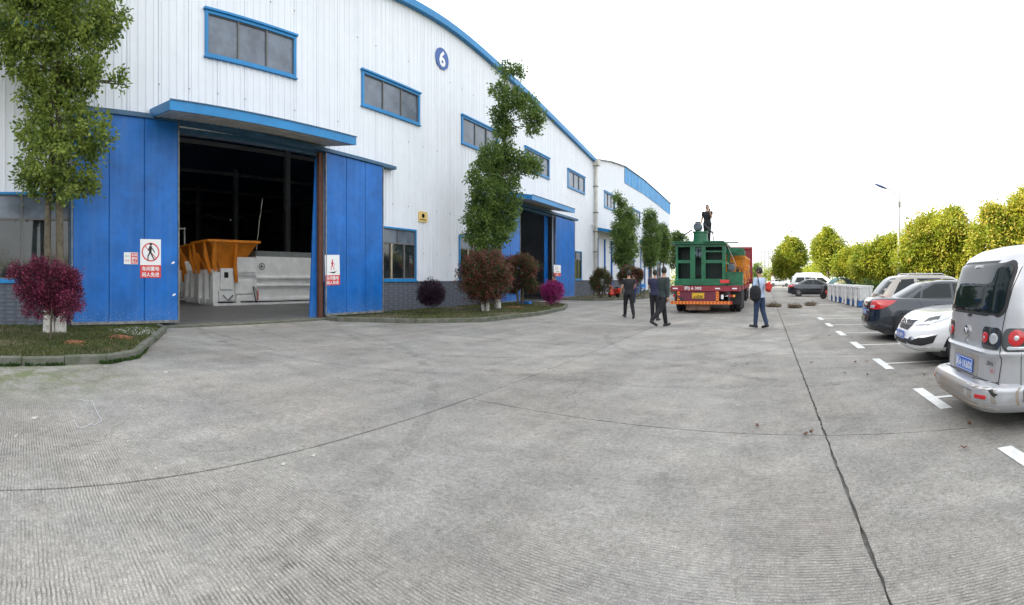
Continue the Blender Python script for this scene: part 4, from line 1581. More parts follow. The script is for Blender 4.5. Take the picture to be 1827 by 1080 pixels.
# ================================================================== LAMP POSTS, WIRE, FAR THINGS
def lamp(label, x, y, h, arm):
    t = thing('street_lamp', label, 'street lamp', (x, y, 0), 0, 'street lamps by the parking bays')
    mb = MB()
    mb.tube([(0, 0, 0), (0, 0, h * .5), (0, 0, h)], [.085, .07, .05], 12)
    mb.lathe([(.16, 0), (.16, .03), (.1, .06), (.1, .5), (.08, .55)], (0, 0, .1), 'z', 12)
    mb.build('pole', M['polegrey'], t, True)
    mb = MB()
    mb.tube([(0, 0, h - .5), (-.15, 0, h - .1), (-arm * .6, 0, h + .14), (-arm - .1, 0, h + .30)], .035, 8)
    mb.build('arm', M['polegrey'], t, True)
    mb = MB()
    mb.ball((0, 0, 0), (.36, .15, .075), 8)
    mb.v = [(x_ * .94 - z_ * .33 - arm - .25, y_, x_ * -.33 + z_ * .94 + h + .32) for (x_, y_, z_) in mb.v]
    mb.build('lamp_head', M['lampblue'], t, True)
    mb = MB()
    mb.box(-.04, .09, -.06, .06, h - .75, h - .45)
    mb.build('junction_box', M['greyframe'], t)
    return t


lamp('nearer tall street lamp rising behind the parked cars', 6.95, 25.2, 6.0, .75)
lamp('farther street lamp in front of the round sunlit trees', 3.95, 60, 6.9, .55)
t = thing('overhead_cable', 'thin black cable sagging between the round tree and the next one', 'cable', polar(1500, 45, 4.9))
mb = MB()
mb.tube([polar(1490, 46, 4.95), polar(1508, 45, 4.86), polar(1530, 44, 4.72), polar(1556, 42, 4.55)], .03, 6)
mb.build('wire', M['plastic'], t, world=True)

# far block at the road's end, haze put into its pale colours
t = thing('apartment_block', 'pale hazy block of flats far away at the end of the road', 'building', (2, 310, 0))
mb = MB()
mb.box(-6, 14, 0, 16, 0, 20.3)
mb.box(-4, 2, 2, 8, 20.3, 22)
mb.build('wall', M['farwall'], t)
for r_ in range(6):
    for c_ in range(8):
        mb = MB()
        mb.box(-5.2 + c_ * 2.4, -3.7 + c_ * 2.4, -.12, -.02, 2.0 + r_ * 3.1, 3.9 + r_ * 3.1)
        mb.build('window', M['farglass'], t)
for k in range(9):
    mb = MB()
    mb.box(-6.1 + k * 2.4 + .1, -5.85 + k * 2.4 + .1, -.3, -.0, 0, 20.3)
    mb.build('pilaster', M['white'], t)
t = thing('gatehouse', 'small red roofed hut at the far end of the road', 'hut', (4, 135, 0))
mb = MB()
mb.box(-2.5, 2.5, 0, 4, 0, 2.6)
mb.build('wall', M['farwall'], t)
mb = MB()
mb.prism([(-3, -.5, 2.6), (3, -.5, 2.6), (0, -.5, 3.9)], (0, 5, 0))
mb.build('roof', M['reflred'], t)
mb = MB()
mb.box(-1.8, -.8, -.03, .0, .02, 2.1)
mb.build('door', M['greyframe'], t)
mb = MB()
mb.box(.2, 1.8, -.04, .0, 1.0, 2.0)
mb.build('window', M['glass'], t)
hedge([(-14, 150), (-3, 150), (9, 148)], 3.5, 4.5, 9000, .4, 45, 'sunlit shrubbery closing the far end of the road', [M['sunleaf'], M['hedge']])
hedge([(9, 84), (10, 140)], 3.0, 4.0, 9000, .4, 46, 'distant sunlit shrubs along the right of the road', [M['sunleaf']])
hedge([(-60, 165), (80, 170)], 8, 7, 12000, .7, 47, 'distant line of trees beyond the factory grounds', [M['sunleaf'], M['hedge']])


# ================================================================== CARS
class Shell:
    """body skin: rings at rising h; rows are (h, x_rear, x_front, half_width); zf(x, h) gives the height"""

    def __init__(s, rows, zf, n=4.5, K=84, crown=0.03, nr=None):
        s.rows, s.zf, s.n, s.K, s.crown = rows, zf, n, K, crown
        s.H = [r[0] for r in rows]
        s.cache = {}

    def ring(s, h):
        k = round(h, 4)
        if k in s.cache:
            return s.cache[k]
        a, b, w = (float(np.interp(h, s.H, [r[i] for r in s.rows])) for i in (1, 2, 3))
        ph = np.linspace(-PI, PI, 721)
        c, q = np.cos(ph), np.sin(ph)
        X = (a + b) / 2 + (b - a) / 2 * np.sign(c) * np.abs(c) ** (2 / s.n)
        Y = w * np.sign(q) * np.abs(q) ** (2 / s.n)
        L = np.concatenate([[0], np.cumsum(np.hypot(np.diff(X), np.diff(Y)))])
        s.cache[k] = (X, Y, L)
        return s.cache[k]

    def at(s, mode, a, h):
        X, Y, L = s.ring(h)
        T = L[-1]
        if mode == 'rear':                     # a = distance from the rear centre line, + towards the left side (y+)
            q = (-a) % T if a < 0 or a >= 0 else 0
            q = (T - a) % T if True else q
            x, y = np.interp(q, L, X), np.interp(q, L, Y)
        elif mode == 'front':
            q = T / 2 + a
            x, y = np.interp(q, L, X), np.interp(q, L, Y)
        else:                                   # 'left' (y+) or 'right' (y-): a = x
            half = len(X) // 2
            if mode == 'left':                  # second half runs front -> rear at y+
                xs, ys = X[half:][::-1], Y[half:][::-1]
            else:
                xs, ys = X[:half + 1], Y[:half + 1]
            x, y = a, np.interp(a, xs, ys)
        return Vector((float(x), float(y), float(s.zf(float(x), h))))

    def nrm(s, mode, a, h):
        e = 0.01
        p = s.at(mode, a, h)
        u = s.at(mode, a + e, h) - s.at(mode, a - e, h)
        v = s.at(mode, a, min(1, h + e)) - s.at(mode, a, max(s.H[0], h - e))
        n = u.cross(v)
        c = Vector((2.3, 0, p.z))
        n.normalize()
        return n if n.dot(p - c) > 0 else -n

    def body(s, name, m, parent, sub=3, cap=True, floor=True):
        hs = []
        for i in range(len(s.H) - 1):
            for k in range(sub):
                hs.append(s.H[i] + (s.H[i + 1] - s.H[i]) * k / sub)
        hs.append(s.H[-1])
        mb = MB()
        K = s.K
        vs, fs = [], []
        rings = []
        for h in hs:
            X, Y, L = s.ring(h)
            q = np.linspace(0, L[-1], K + 1)[:-1]
            x, y = np.interp(q, L, X), np.interp(q, L, Y)
            rings.append([(float(a), float(b), float(s.zf(float(a), h))) for a, b in zip(x, y)])
        if cap:
            last = rings[-1]
            cx = sum(p[0] for p in last) / K
            for k in (.93, .8, .6, .35, .12):
                rings.append([((p[0] - cx) * k + cx, p[1] * k, float(s.zf((p[0] - cx) * k + cx, 1)) + s.crown * (1 - k * k)) for p in last])
        for r in rings:
            vs += r
        for i in range(len(rings) - 1):
            for k in range(K):
                a, b = i * K + k, i * K + (k + 1) % K
                fs.append((a, b, b + K, a + K))
        if cap:
            fs.append(tuple(range((len(rings) - 1) * K, len(rings) * K)))
        if floor:
            fs.append(tuple(range(K - 1, -1, -1)))
        mb.add(vs, fs)
        return mb.build(name, m, parent, True, ang=50)

    def patch(s, name, m, parent, mode, outline, off=0.006, rings=5, dens=5, smooth=True, inset=False):
        """a piece that follows the skin; outline = list of (a, h); rounded where the points say so"""
        P = []
        for i in range(len(outline)):
            a, b = outline[i], outline[(i + 1) % len(outline)]
            for k in range(dens):
                P.append((a[0] + (b[0] - a[0]) * k / dens, a[1] + (b[1] - a[1]) * k / dens))
        ca, ch = sum(p[0] for p in P) / len(P), sum(p[1] for p in P) / len(P)
        N = len(P)
        vs, fs = [], []
        for p in P:
            q = s.at(mode, *p)
            vs.append(q - s.nrm(mode, *p) * .012)
        for k in range(rings):
            f = 1 - k / rings
            for p in P:
                a, h = ca + (p[0] - ca) * f, ch + (p[1] - ch) * f
                vs.append(s.at(mode, a, h) + s.nrm(mode, a, h) * off * (1 if k else .7))
        for i in range(rings):
            for k in range(N):
                a, b = i * N + k, i * N + (k + 1) % N
                fs.append((a, b, b + N, a + N))
        vs.append(s.at(mode, ca, ch) + s.nrm(mode, ca, ch) * off)
        for k in range(N):
            fs.append((rings * N + k, rings * N + (k + 1) % N, len(vs) - 1))
        # face outwards
        n = s.nrm(mode, ca, ch)
        f0 = fs[-1]
        if (vs[f0[1]] - vs[f0[0]]).cross(vs[f0[2]] - vs[f0[0]]).dot(n) < 0:
            fs = [tuple(reversed(f)) for f in fs]
        mb = MB()
        mb.add(vs, fs)
        return mb.build(name, m, parent, smooth, ang=40)

    def line(s, name, m, parent, mode, pts, r=.005, off=0.0):
        mb = MB()
        P = []
        for i in range(len(pts) - 1):
            for k in range(8):
                t_ = k / 8
                P.append((pts[i][0] + (pts[i + 1][0] - pts[i][0]) * t_, pts[i][1] + (pts[i + 1][1] - pts[i][1]) * t_))
        P.append(pts[-1])
        mb.tube([s.at(mode, *p) + s.nrm(mode, *p) * off for p in P], r, 6)
        return mb.build(name, m, parent, True)


def rrect(a0, a1, h0, h1, ra, rh, n=4):
    """rounded rectangle outline"""
    out = []
    for (ca, ch, s0) in ((a1 - ra, h0 + rh, -90), (a1 - ra, h1 - rh, 0), (a0 + ra, h1 - rh, 90), (a0 + ra, h0 + rh, 180)):
        for k in range(n + 1):
            t_ = math.radians(s0 + 90 * k / n)
            out.append((ca + ra * math.cos(t_), ch + rh * math.sin(t_)))
    return out


def wheel(parent, x, y, r, w=.2, spokes=5):
    sgn = 1 if y > 0 else -1
    mb = MB()
    ax = Vector((0, sgn, 0))
    mb.lathe([(r * .62, -w), (r * .93, -w), (r, -w + .03), (r, -.03), (r * .94, 0), (r * .68, .004), (r * .64, -.03)], (x, y, r), ax, 32)
    t = mb.build('wheel', M['rubber'], parent, True)
    mb = MB()
    mb.lathe([(r * .62, -.05), (r * .66, .0), (r * .63, .006), (r * .58, -.03)], (x, y, r), ax, 32)
    mb.lathe([(r * .14, -.04), (r * .14, -.005), (r * .08, .0)], (x, y, r), ax, 16)
    for k in range(spokes):
        a = 2 * PI * k / spokes
        d = Vector((math.cos(a), 0, math.sin(a)))
        u = Vector((-math.sin(a), 0, math.cos(a)))
        c = Vector((x, y, r))
        P = [c + d * r * .1 - u * r * .09, c + d * r * .62 - u * r * .06, c + d * r * .62 + u * r * .06, c + d * r * .1 + u * r * .09]
        mb.prism([p - ax * .012 for p in P] if sgn < 0 else [p - ax * .012 for p in reversed(P)], ax * -.025)
    mb.build('rim', M['rim'], t, True)
    mb = MB()
    mb.lathe([(r * .6, -.09), (r * .6, -.08)], (x, y, r), ax, 24)
    mb.build('brake_disc', M['steel'], t)
    return t


def number_plate(parent, c, right, up, body, m='plateblue', w=.44, h=.14, size=.1, ink='signwhite', sx=.88):
    c, r, u = Vector(c), Vector(right).normalized(), Vector(up).normalized()
    n = r.cross(u)
    mb = MB()
    mb.prism([c - r * w / 2 - u * h / 2, c + r * w / 2 - u * h / 2, c + r * w / 2 + u * h / 2, c - r * w / 2 + u * h / 2], n * .008)
    p = mb.build('number_plate', M[m], parent)
    text(body, size, c + n * .008, r, u, M[ink], p, bold=.015, sx=sx)
    mb = MB()
    for (a, b, a2, b2) in ((-1, -1, 1, -.93), (-1, .93, 1, 1), (-1, -.93, -.975, .93), (.975, -.93, 1, .93)):
        mb.prism([c + n * .008 + r * w / 2 * .96 * p_ + u * h / 2 * .9 * q_ for p_, q_ in ((a, b), (a2, b), (a2, b2), (a, b2))], n * .001)
    mb.build('plate_border', M[ink], p)
    return p


def sedan(label, loc, rz, paint, L=4.6, W=1.8, H=1.43, wagon=False, plate=None, glassy='carglass', group=None, gz=None, front=False, name='sedan_car', cat='car'):
    t = thing(name, label, cat, loc, rz, group)
    k = L / 4.6
    hw = W / 2
    if wagon:
        zt = lambda x: float(np.interp(x, [0, .3, 3.2 * k, 3.6 * k, 4.4 * k, L], [1.02, 1.03, 1.0, .98, .88, .76]))
    elif front:
        zt = lambda x: float(np.interp(x, [0, .15, .9, 3.2 * k, 3.7 * k, 4.2 * k, 4.5 * k, L], [.98, 1.04, 1.02, .95, .93, .86, .77, .70]))
    else:
        zt = lambda x: float(np.interp(x, [0, .12, .9, 3.2 * k, 3.7 * k, 4.3 * k, L], [.93, 1.0, 1.0, .94, .90, .80, .68]))
    zb = .24

    def zf(x, h):
        return zb + (zt(x) - zb) * h
    rows = [(0, .12, L - .14, hw * .88), (.10, .04, L - .05, hw * .95), (.25, .0, L - .0, hw * .985), (.42, .02, L - .01, hw), (.62, .05, L - .05, hw), (.80, .06, L - .12, hw * .97), (.92, .09, L - .2, hw * .93), (1, .16, L - .30, hw * .86)]
    if wagon:
        rows = [(0, .10, L - .14, hw * .9), (.10, .03, L - .05, hw * .96), (.3, .0, L, hw * .99), (.5, .05, L - .02, hw), (.8, .08, L - .1, hw * .97), (1, .12, L - .28, hw * .88)]
    lo = Shell(rows, zf, 4.2, crown=.02)
    b = lo.body('body', M[paint], t)
    if wagon:
        gr = [(0, .10, 3.62 * k, hw * .885), (.35, .25, 3.25 * k, hw * .84), (.75, .48, 2.8 * k, hw * .76), (.93, .66, 2.5 * k, hw * .69), (1, .85, 2.3 * k, hw * .6)]
    else:
        gr = [(0, .62 * k, 3.55 * k, hw * .865), (.35, .92 * k, 3.20 * k, hw * .81), (.75, 1.28 * k, 2.72 * k, hw * .72), (.93, 1.5 * k, 2.45 * k, hw * .66), (1, 1.72 * k, 2.25 * k, hw * .56)]
    z0 = .93
    up = Shell(gr, lambda x, h: z0 + (H - .02 - z0) * h, 4.6 if wagon else 3.6, crown=.025)
    up.body('cabin', M[paint], t, floor=False)
    G = M[glassy]
    w3 = lambda f, h: float(np.interp(h, [r[0] for r in gr], [r[3] for r in gr])) * f
    up.patch('rear_window', G, t, 'rear', [(-w3(.80, .12), .12), (0, .10), (w3(.80, .12), .12), (w3(.84, .84), .84), (w3(.7, .88), .88), (0, .89), (-w3(.7, .88), .88), (-w3(.84, .84), .84)], .004, 6)
    up.patch('windscreen', G, t, 'front', [(-w3(.85, .12), .08), (0, .04), (w3(.85, .12), .08), (w3(.84, .84), .86), (0, .90), (-w3(.84, .84), .86)], .004, 6)
    for sd in ('left', 'right'):
        if wagon:
            segs = [(.62, 1.2, .95), (1.26 * k, 2.05 * k, 0), (2.12 * k, 2.95 * k, 0)]
        else:
            segs = [(1.05 * k, 1.2 * k, 0), (1.26 * k, 2.02 * k, 0), (2.10 * k, 3.05 * k, 0)]
        x0r = .70 if wagon else 1.10 * k
        ho = .15
        # quarter, rear door and front door panes
        if wagon:
            up.patch('side_window', G, t, sd, [(.55, ho), (1.18, ho), (1.18, .84), (.78, .80)], .004)
        else:
            up.patch('side_window', G, t, sd, [(1.05 * k, ho), (1.22 * k, ho), (1.27 * k, .5)], .004)
        up.patch('side_window', G, t, sd, [((1.27) * k, ho), (2.0 * k, ho), (2.0 * k, .84), (1.62 * k, .82), (1.32 * k, .5)] if not wagon else [(1.26, ho), (2.0 * k, ho), (2.0 * k, .86), (1.26, .85)], .004)
        up.patch('side_window', G, t, sd, [(2.07 * k, ho), (3.05 * k, ho), (2.75 * k, .52), (2.42 * k, .82), (2.07 * k, .84)], .004)
        s_ = 1 if sd == 'left' else -1
        for (wx) in (.88 * k, 3.72 * k):
            out = []
            for q in range(15):
                a = PI * q / 14
                out.append((wx + .36 * math.cos(a), max(0.0, min(.98, (.30 + .37 * math.sin(a) - zb) / (zt(wx) - zb)))))
            lo.patch('wheel_arch', M['plastic'], t, sd, out, .003, 4, 2)
            wheel(t, wx, s_ * (hw + .012), .315)
        for (hx) in (1.55 * k, 2.55 * k):
            lo.patch('door_handle', M[paint], t, sd, rrect(hx, hx + .2, .80, .84, .03, .015), .03, 2, 2)
        lo.line('door_seam', M['plastic'], t, sd, [(2.04 * k, .12), (2.04 * k, .98)], .004)
        lo.line('door_seam', M['plastic'], t, sd, [(3.0 * k, .12), (3.12 * k, .6), (3.05 * k, .98)], .004)
        lo.line('door_seam', M['plastic'], t, sd, [(1.30 * k, .4), (1.28 * k, .7), (1.12 * k, .98)], .004)
        mb = MB()
        mb.ball((2.98 * k, s_ * (hw + .06), 1.0), (.06, .12, .075), 8)
        mb.tube([(2.98 * k, s_ * (hw - .1), .95), (2.98 * k, s_ * (hw + .02), .98)], .025, 6)
        mb.build('wing_mirror', M[paint], t, True)
        if wagon:
            mb = MB()
            mb.tube([(1.0, s_ * hw * .56, H - .03), (1.1, s_ * hw * .56, H + .025), (2.1, s_ * hw * .56, H + .025), (2.2, s_ * hw * .56, H - .03)], .016, 6)
            mb.build('roof_rail', M['chrome'], t, True)
    # lamps
    for s_ in (1, -1):
        if wagon:
            lo.patch('tail_light', M['lampred'], t, 'rear', [(s_ * q, h) for q, h in ((.45, .70), (.95, .68), (1.15, .86), (.9, .92), (.48, .90))], .012)
        else:
            lo.patch('tail_light', M['lampred'], t, 'rear', [(s_ * q, h) for q, h in ((.42, .72), (.44, .93), (.78, .95), (1.08, .93), (1.0, .82), (.80, .68), (.55, .66))], .012, 5, 3)
            lo.patch('reversing_light', M['lampclear'], t, 'rear', [(s_ * q, h) for q, h in ((.45, .72), (.46, .80), (.62, .79), (.60, .70))], .016, 3, 2)
        if front:
            lo.patch('headlight', M['lampclear'], t, 'front', [(s_ * q, h) for q, h in ((.36, .80), (.40, .93), (.70, .97), (1.08, .99), (1.02, .86), (.74, .77))], .010, 5, 3)
            lo.patch('headlight_housing', M['lampsmoke'], t, 'front', [(s_ * q, h) for q, h in ((.60, .84), (.62, .93), (.84, .94), (.86, .85))], .014, 3, 2)
            lo.patch('fog_light', M['plastic'], t, 'front', [(s_ * q, h) for q, h in ((.40, .27), (.44, .46), (.98, .48), (.92, .27), (.7, .2))], .008, 4, 3)
            lo.patch('chrome_blade', M['chrome'], t, 'front', [(s_ * q, h) for q, h in ((.33, .28), (.46, .485), (.99, .50), (.99, .475), (.48, .46), (.36, .27))], .012, 2, 2)
        else:
            lo.patch('headlight', M['lampclear'], t, 'front', [(s_ * q, h) for q, h in ((.40, .80), (.5, .95), (.95, .97), (.90, .82))], .010)
    if front:
        lo.patch('grille', M['plastic'], t, 'front', [(-.26, .66), (.26, .66), (.36, .80), (.40, .88), (0, .90), (-.40, .88), (-.36, .80)], .008, 5, 4)
        for q in range(4):
            hh = .69 + q * .05
            lo.line('grille_bar', M['chrome'], t, 'front', [(-.28 - q * .03, hh), (.28 + q * .03, hh)], .0045, .012)
        lo.line('grille_bar', M['chrome'], t, 'front', [(-.42, .9), (-.2, .885), (0, .86), (.2, .885), (.42, .9)], .010, .012)
        lo.patch('lower_intake', M['plastic'], t, 'front', [(-.36, .24), (.36, .24), (.40, .42), (-.40, .42)], .008, 4, 3)
        lo.line('bumper_lip', M['chrome'], t, 'front', [(-.9, .14), (-.4, .08), (.4, .08), (.9, .14)], .008, .006)
        e = lo.at('front', 0, .80)
        mb = MB()
        mb.lathe([(.075, 0), (.075, .012), (.058, .014), (.058, .004)], e + Vector((.010, 0, 0)), 'x', 20, cap=False)
        mb.box(e.x + .01, e.x + .022, -.055, .055, e.z - .008, e.z + .008)
        mb.build('emblem', M['chrome'], t, True)
    else:
        lo.patch('grille', M['plastic'], t, 'front', [(-.3, .62), (.3, .62), (.38, .85), (-.38, .85)], .008)
    # rear details
    lo.line('boot_seam', M['plastic'], t, 'rear', [(-.40, .97), (-.40, .72), (-.52, .62), (-.52, .50), (.52, .50), (.52, .62), (.40, .72), (.40, .97)], .004)
    lo.line('bumper_seam', M['plastic'], t, 'rear', [(-1.2, .60), (-.9, .585), (.9, .585), (1.2, .60)], .0035)
    lo.patch('lower_bumper_patch', M['plastic'], t, 'rear', [(-.6, .02), (.6, .02), (.5, .10), (-.5, .10)], .004, 3, 3)  # black plastic patch along the bottom of the rear bumper
    e = lo.at('rear', 0, .80)
    mb = MB()
    mb.lathe([(.06, 0), (.06, .01), (.045, .012), (.045, .0)], e - Vector((.004, 0, 0)), Vector((-1, 0, 0)), 18)
    mb.build('emblem', M['chrome'], t, True)
    mb = MB()
    mb.box(e.x - .02, e.x + .01, -.33, .33, e.z - .115, e.z - .09)
    mb.build('boot_trim', M['chrome'], t)
    if plate:
        pm, body = plate
        if front:
            e = lo.at('front', 0, .52)
            number_plate(t, e + Vector((.02, 0, 0)), (0, 1, 0), (0, 0, 1), body, pm)
        else:
            e = lo.at('rear', 0, .66)
            number_plate(t, e + Vector((-.012, 0, -.03)), (0, -1, 0), (0, 0, 1), body, pm)
    mb = MB()
    mb.box(.4, L - .5, -hw * .8, hw * .8, .16, .3)
    mb.build('underbody', M['plastic'], t)
    return t


sedan('black saloon parked tail out between white car and grey estate', (2.34, 11.75, 0), 0.0, 'carblack', plate=('plateblue', '湘A·26H6'), L=4.6, W=1.78, H=1.44)
sedan('white saloon with black honeycomb grille parked nose out beside the silver van', (2.33 + 4.6, 8.38, 0), PI, 'carwhite', plate=('plateblue', '湘A·B899'), front=True, L=4.6, W=1.84, H=1.45)
sedan('grey estate car with roof rails parked beyond the black saloon', (3.05, 14.35, 0), 0.0, 'cargrey', wagon=True, L=4.6, W=1.82, H=1.58, name='estate_car')
sedan('black saloon seen from its side far off beside the white van', (1.75, 41.5, 0), 0.0, 'carblack', L=4.85, W=1.85, H=1.46)
sedan('small white car far away at the end of the road', (.2, 92, 0), 0.35, 'carwhite', L=4.4, W=1.75, H=1.45)


def bus_van(label, loc, rz, detail, paint='silver', L=4.75, W=1.70, H=1.86, name='passenger_van'):
    """tall one-box van; the rear is modelled in full"""
    t = thing(name, label, 'van', loc, rz)
    hw = W / 2
    zb = .19
    zz = lambda h: zb + (H - .035 - zb) * h
    hh = lambda z: (z - zb) / (H - .035 - zb)
    rows = [(0, .03, L - .2, hw * .92), (hh(.25), -.03, L - .1, hw * .97), (hh(.34), -.06, L - .04, hw * .995), (hh(.415), -.06, L - .02, hw * 1.0), (hh(.445), -.03, L, hw * .99), (hh(.462), .115, L, hw * .985),
            (hh(.70), .135, L, hw), (hh(.735), .105, L - .02, hw), (hh(.77), .125, L - .05, hw), (hh(1.0), .15, L - .2, hw * .99), (hh(1.12), .165, L - .55, hw * .98), (hh(1.38), .215, L - .95, hw * .945),
            (hh(1.58), .285, L - 1.25, hw * .905), (hh(1.68), .355, L - 1.42, hw * .87), (hh(1.76), .49, L - 1.6, hw * .80), (1.0, .72, L - 1.8, hw * .70)]
    S = Shell(rows, lambda x, h: zz(h), 6.2, K=120, crown=.05)
    S.body('body', M[paint], t)
    G = M['carglass']
    w = lambda z: float(np.interp(hh(z), S.H, [r[3] for r in rows]))
    # rear window, rubber edge and glass
    S.patch('rear_window_seal', M['plastic'], t, 'rear', rrect(-.685, .70, hh(1.085), hh(1.635), .10, .07), .005, 9, 6)
    gw = S.patch('rear_window', G, t, 'rear', rrect(-.645, .66, hh(1.115), hh(1.605), .08, .06), .011, 11, 6)
    mb = MB()
    for s_ in (-.45, .1):
        a, b = S.at('rear', s_, hh(1.12)), S.at('rear', s_ * .9 - .28, hh(1.30))
    if detail:
        for k in range(0):
            z = 1.18 + k * .042
            S.line('heating_wire', M['greyframe'], gw, 'rear', [(-.62, hh(z)), (.62, hh(z))], .0012, .0105)
        S.patch('wiper_base', M['plastic'], t, 'rear', rrect(-.06, .02, hh(1.06), hh(1.09), .02, .008), .02, 2, 2)
        S.patch('high_brake_light', M['lampsmoke'], t, 'rear', rrect(-.12, .12, hh(1.555), hh(1.59), .02, .01), .014, 2, 2)
    lp = 'tail_light'
    for s_ in (-1, 1):
        # gate cluster and body cluster
        S.patch('lamp_housing', M['lampsmoke'], t, 'rear', [(s_ * q, h) for q, h in rrect(.37, .650, hh(.775), hh(.985), .05, .035)], .008, 4, 3)
        hs = S.patch(lp, M['lampsmoke'], t, 'rear', [(s_ * q, h) for q, h in rrect(.665, 1.06, hh(.765), hh(.985), .06, .05)], .010, 5, 3)
        for (a, z, r_, m_) in ((.435, .88, .052, 'lampred'), (.57, .88, .052, 'lampclear'), (.80, .895, .078, 'lampred')):
            S.patch('lamp_lens', M[m_], hs, 'rear', [(s_ * (a + r_ * math.cos(2 * PI * k / 20)), hh(z + r_ * math.sin(2 * PI * k / 20))) for k in range(20)], .02, 3, 1)
            S.patch('lamp_lens', M['lampclear'], hs, 'rear', [(s_ * (a + r_ * .4 * math.cos(2 * PI * k / 12)), hh(z + r_ * .4 * math.sin(2 * PI * k / 12))) for k in range(12)], .024, 2, 1) if m_ == 'lampred' else None
        S.patch('lamp_lens', M['lampclear'], hs, 'rear', [(s_ * q, h) for q, h in rrect(.72, 1.02, hh(.78), hh(.815), .02, .01)], .016, 3, 2)
        S.patch('reflector', M['lampred'], t, 'rear', rrect(s_ * .62 - .065, s_ * .62 + .065, hh(.335), hh(.37), .012, .008), .010, 2, 2)
        # side panes (dark) and seams
        sd = 'left' if s_ > 0 else 'right'
        S.patch('side_window', G, t, sd, [(.55, hh(1.13)), (1.45, hh(1.13)), (1.45, hh(1.6)), (.75, hh(1.6))], .005)
        S.patch('side_window', G, t, sd, [(1.53, hh(1.13)), (2.5, hh(1.13)), (2.5, hh(1.6)), (1.53, hh(1.6))], .005)
        S.patch('side_window', G, t, sd, [(2.58, hh(1.13)), (3.7, hh(1.13)), (3.15, hh(1.6)), (2.58, hh(1.6))], .005)
        S.line('body_seam', M['plastic'], t, sd, [(.36, hh(.3)), (.36, hh(.75))], .004)
        for wx in (1.0, 3.75):
            out = [(wx + .37 * math.cos(PI * q / 14), max(0, hh(.31 + .38 * math.sin(PI * q / 14)))) for q in range(15)]
            S.patch('wheel_arch', M['plastic'], t, sd, out, .003, 4, 2)
            wheel(t, wx, s_ * (hw + .012), .32)
    # tailgate seam
    sm = [(-.72, hh(1.62)), (-.657, hh(1.0)), (-.657, hh(.72)), (-.66, hh(.66)), (-.64, hh(.47)), (.64, hh(.47)), (.66, hh(.66)), (.657, hh(.72)), (.657, hh(1.0)), (.72, hh(1.62))]
    S.line('tailgate_seam', M['plastic'], t, 'rear', sm, .0045, -.001)
    S.patch('plate_recess', M['dirtysilver'], t, 'rear', rrect(-.30, .34, hh(.48), hh(.68), .03, .02), .004, 4, 3)
    S.patch('rust_streak', M['rustdirt'], t, 'rear', [(-.75, hh(.225)), (-.3, hh(.22)), (.35, hh(.222)), (.6, hh(.23)), (.52, hh(.262)), (.2, hh(.252)), (-.1, hh(.27)), (-.45, hh(.25)), (-.7, hh(.255))], .006, 3, 4)
    S.patch('bumper_cover', M['dirtysilver'], t, 'rear', [(-.98, hh(.27)), (-.5, hh(.265)), (.5, hh(.265)), (.98, hh(.27)), (1.0, hh(.44)), (.5, hh(.445)), (-.5, hh(.445)), (-1.0, hh(.44))], .004, 4, 6)
    mb = MB()
    for (a, b, c, d) in ((-.68, -.25, .46, .005), (.05, .6, .46, .004)):
        p, q = S.at('rear', a, hh(.458)), S.at('rear', b, hh(.458))
        mb.tube([p + Vector((.0, 0, .004)), q + Vector((.0, 0, .004))], d, 5)
    mb.build('bumper_scuff', M['plastic'], t)
    S.patch('dent_scar', M['plastic'], t, 'rear', [(-.80, hh(.385)), (-.76, hh(.40)), (-.74, hh(.43)), (-.70, hh(.42)), (-.735, hh(.385)), (-.76, hh(.36))], .008, 2, 1)
    e = S.at('rear', 0, hh(.90))
    mb = MB()
    ax = Vector((-1, 0, .12))
    mb.lathe([(.062, 0), (.062, .012), (.046, .014), (.046, .0)], e + Vector((-.004, 0, 0)), ax, 24, cap=False)
    for s_ in (-1, 1):
        mb.tube([e + Vector((-.014, s_ * .028, -.03)), e + Vector((-.014, s_ * .006, .0)), e + Vector((-.014, s_ * .028, .035))], .008, 6)
    mb.build('emblem', M['chrome'], t, True)
    mb = MB()
    e2 = S.at('rear', 0, hh(.80))
    mb.lathe([(.014, 0), (.014, .01)], e2, ax, 12)
    mb.build('lock', M['chrome'], t)
    if detail:
        e = S.at('rear', 0.02, hh(.565))
        number_plate(t, e + Vector((-.014, 0, 0)), (0, -1, 0), (0.06, 0, 1), '湘A·1K60X', 'plateblue', size=.108, sx=.80)
        e = S.at('rear', -.52, hh(.64))
        text('LZXN', .05, e + Vector((-.008, 0, 0)), (0, -1, 0), (0.06, 0, 1), M['plastic'], t, name='badge', bold=.02, sx=1.3)
        e = S.at('rear', -.56, hh(.57))
        text('V3', .042, e + Vector((-.008, 0, 0)), (0, -1, 0), (0.06, 0, 1), M['signred'], t, name='badge', bold=.02, sx=1.3)
        e = S.at('rear', .55, hh(.66))
        text('东风', .06, e + Vector((-.008, 0, 0)), (0, -1, 0), (0.06, 0, 1), M['plastic'], t, name='badge', bold=.01)
    S.patch('windscreen', G, t, 'front', [(-.66, hh(1.08)), (.66, hh(1.08)), (.58, hh(1.62)), (-.58, hh(1.62))], .005, 6)
    mb = MB()
    mb.box(.5, L - .5, -hw * .8, hw * .8, .16, .3)
    mb.tube([(.08, -.45, .25), (.5, -.45, .25)], .03, 10)
    mb.build('underbody', M['plastic'], t)
    return t


bus_van('silver van with dented dirty bumper and smoked tail lamps nearest on the right', (1.93, 4.78, 0), 0.0, True)
bus_van('white passenger van behind the distant black saloon', (2.1, 46.5, 0), 0.0, False, 'carwhite', 4.9, 1.8, 2.05)

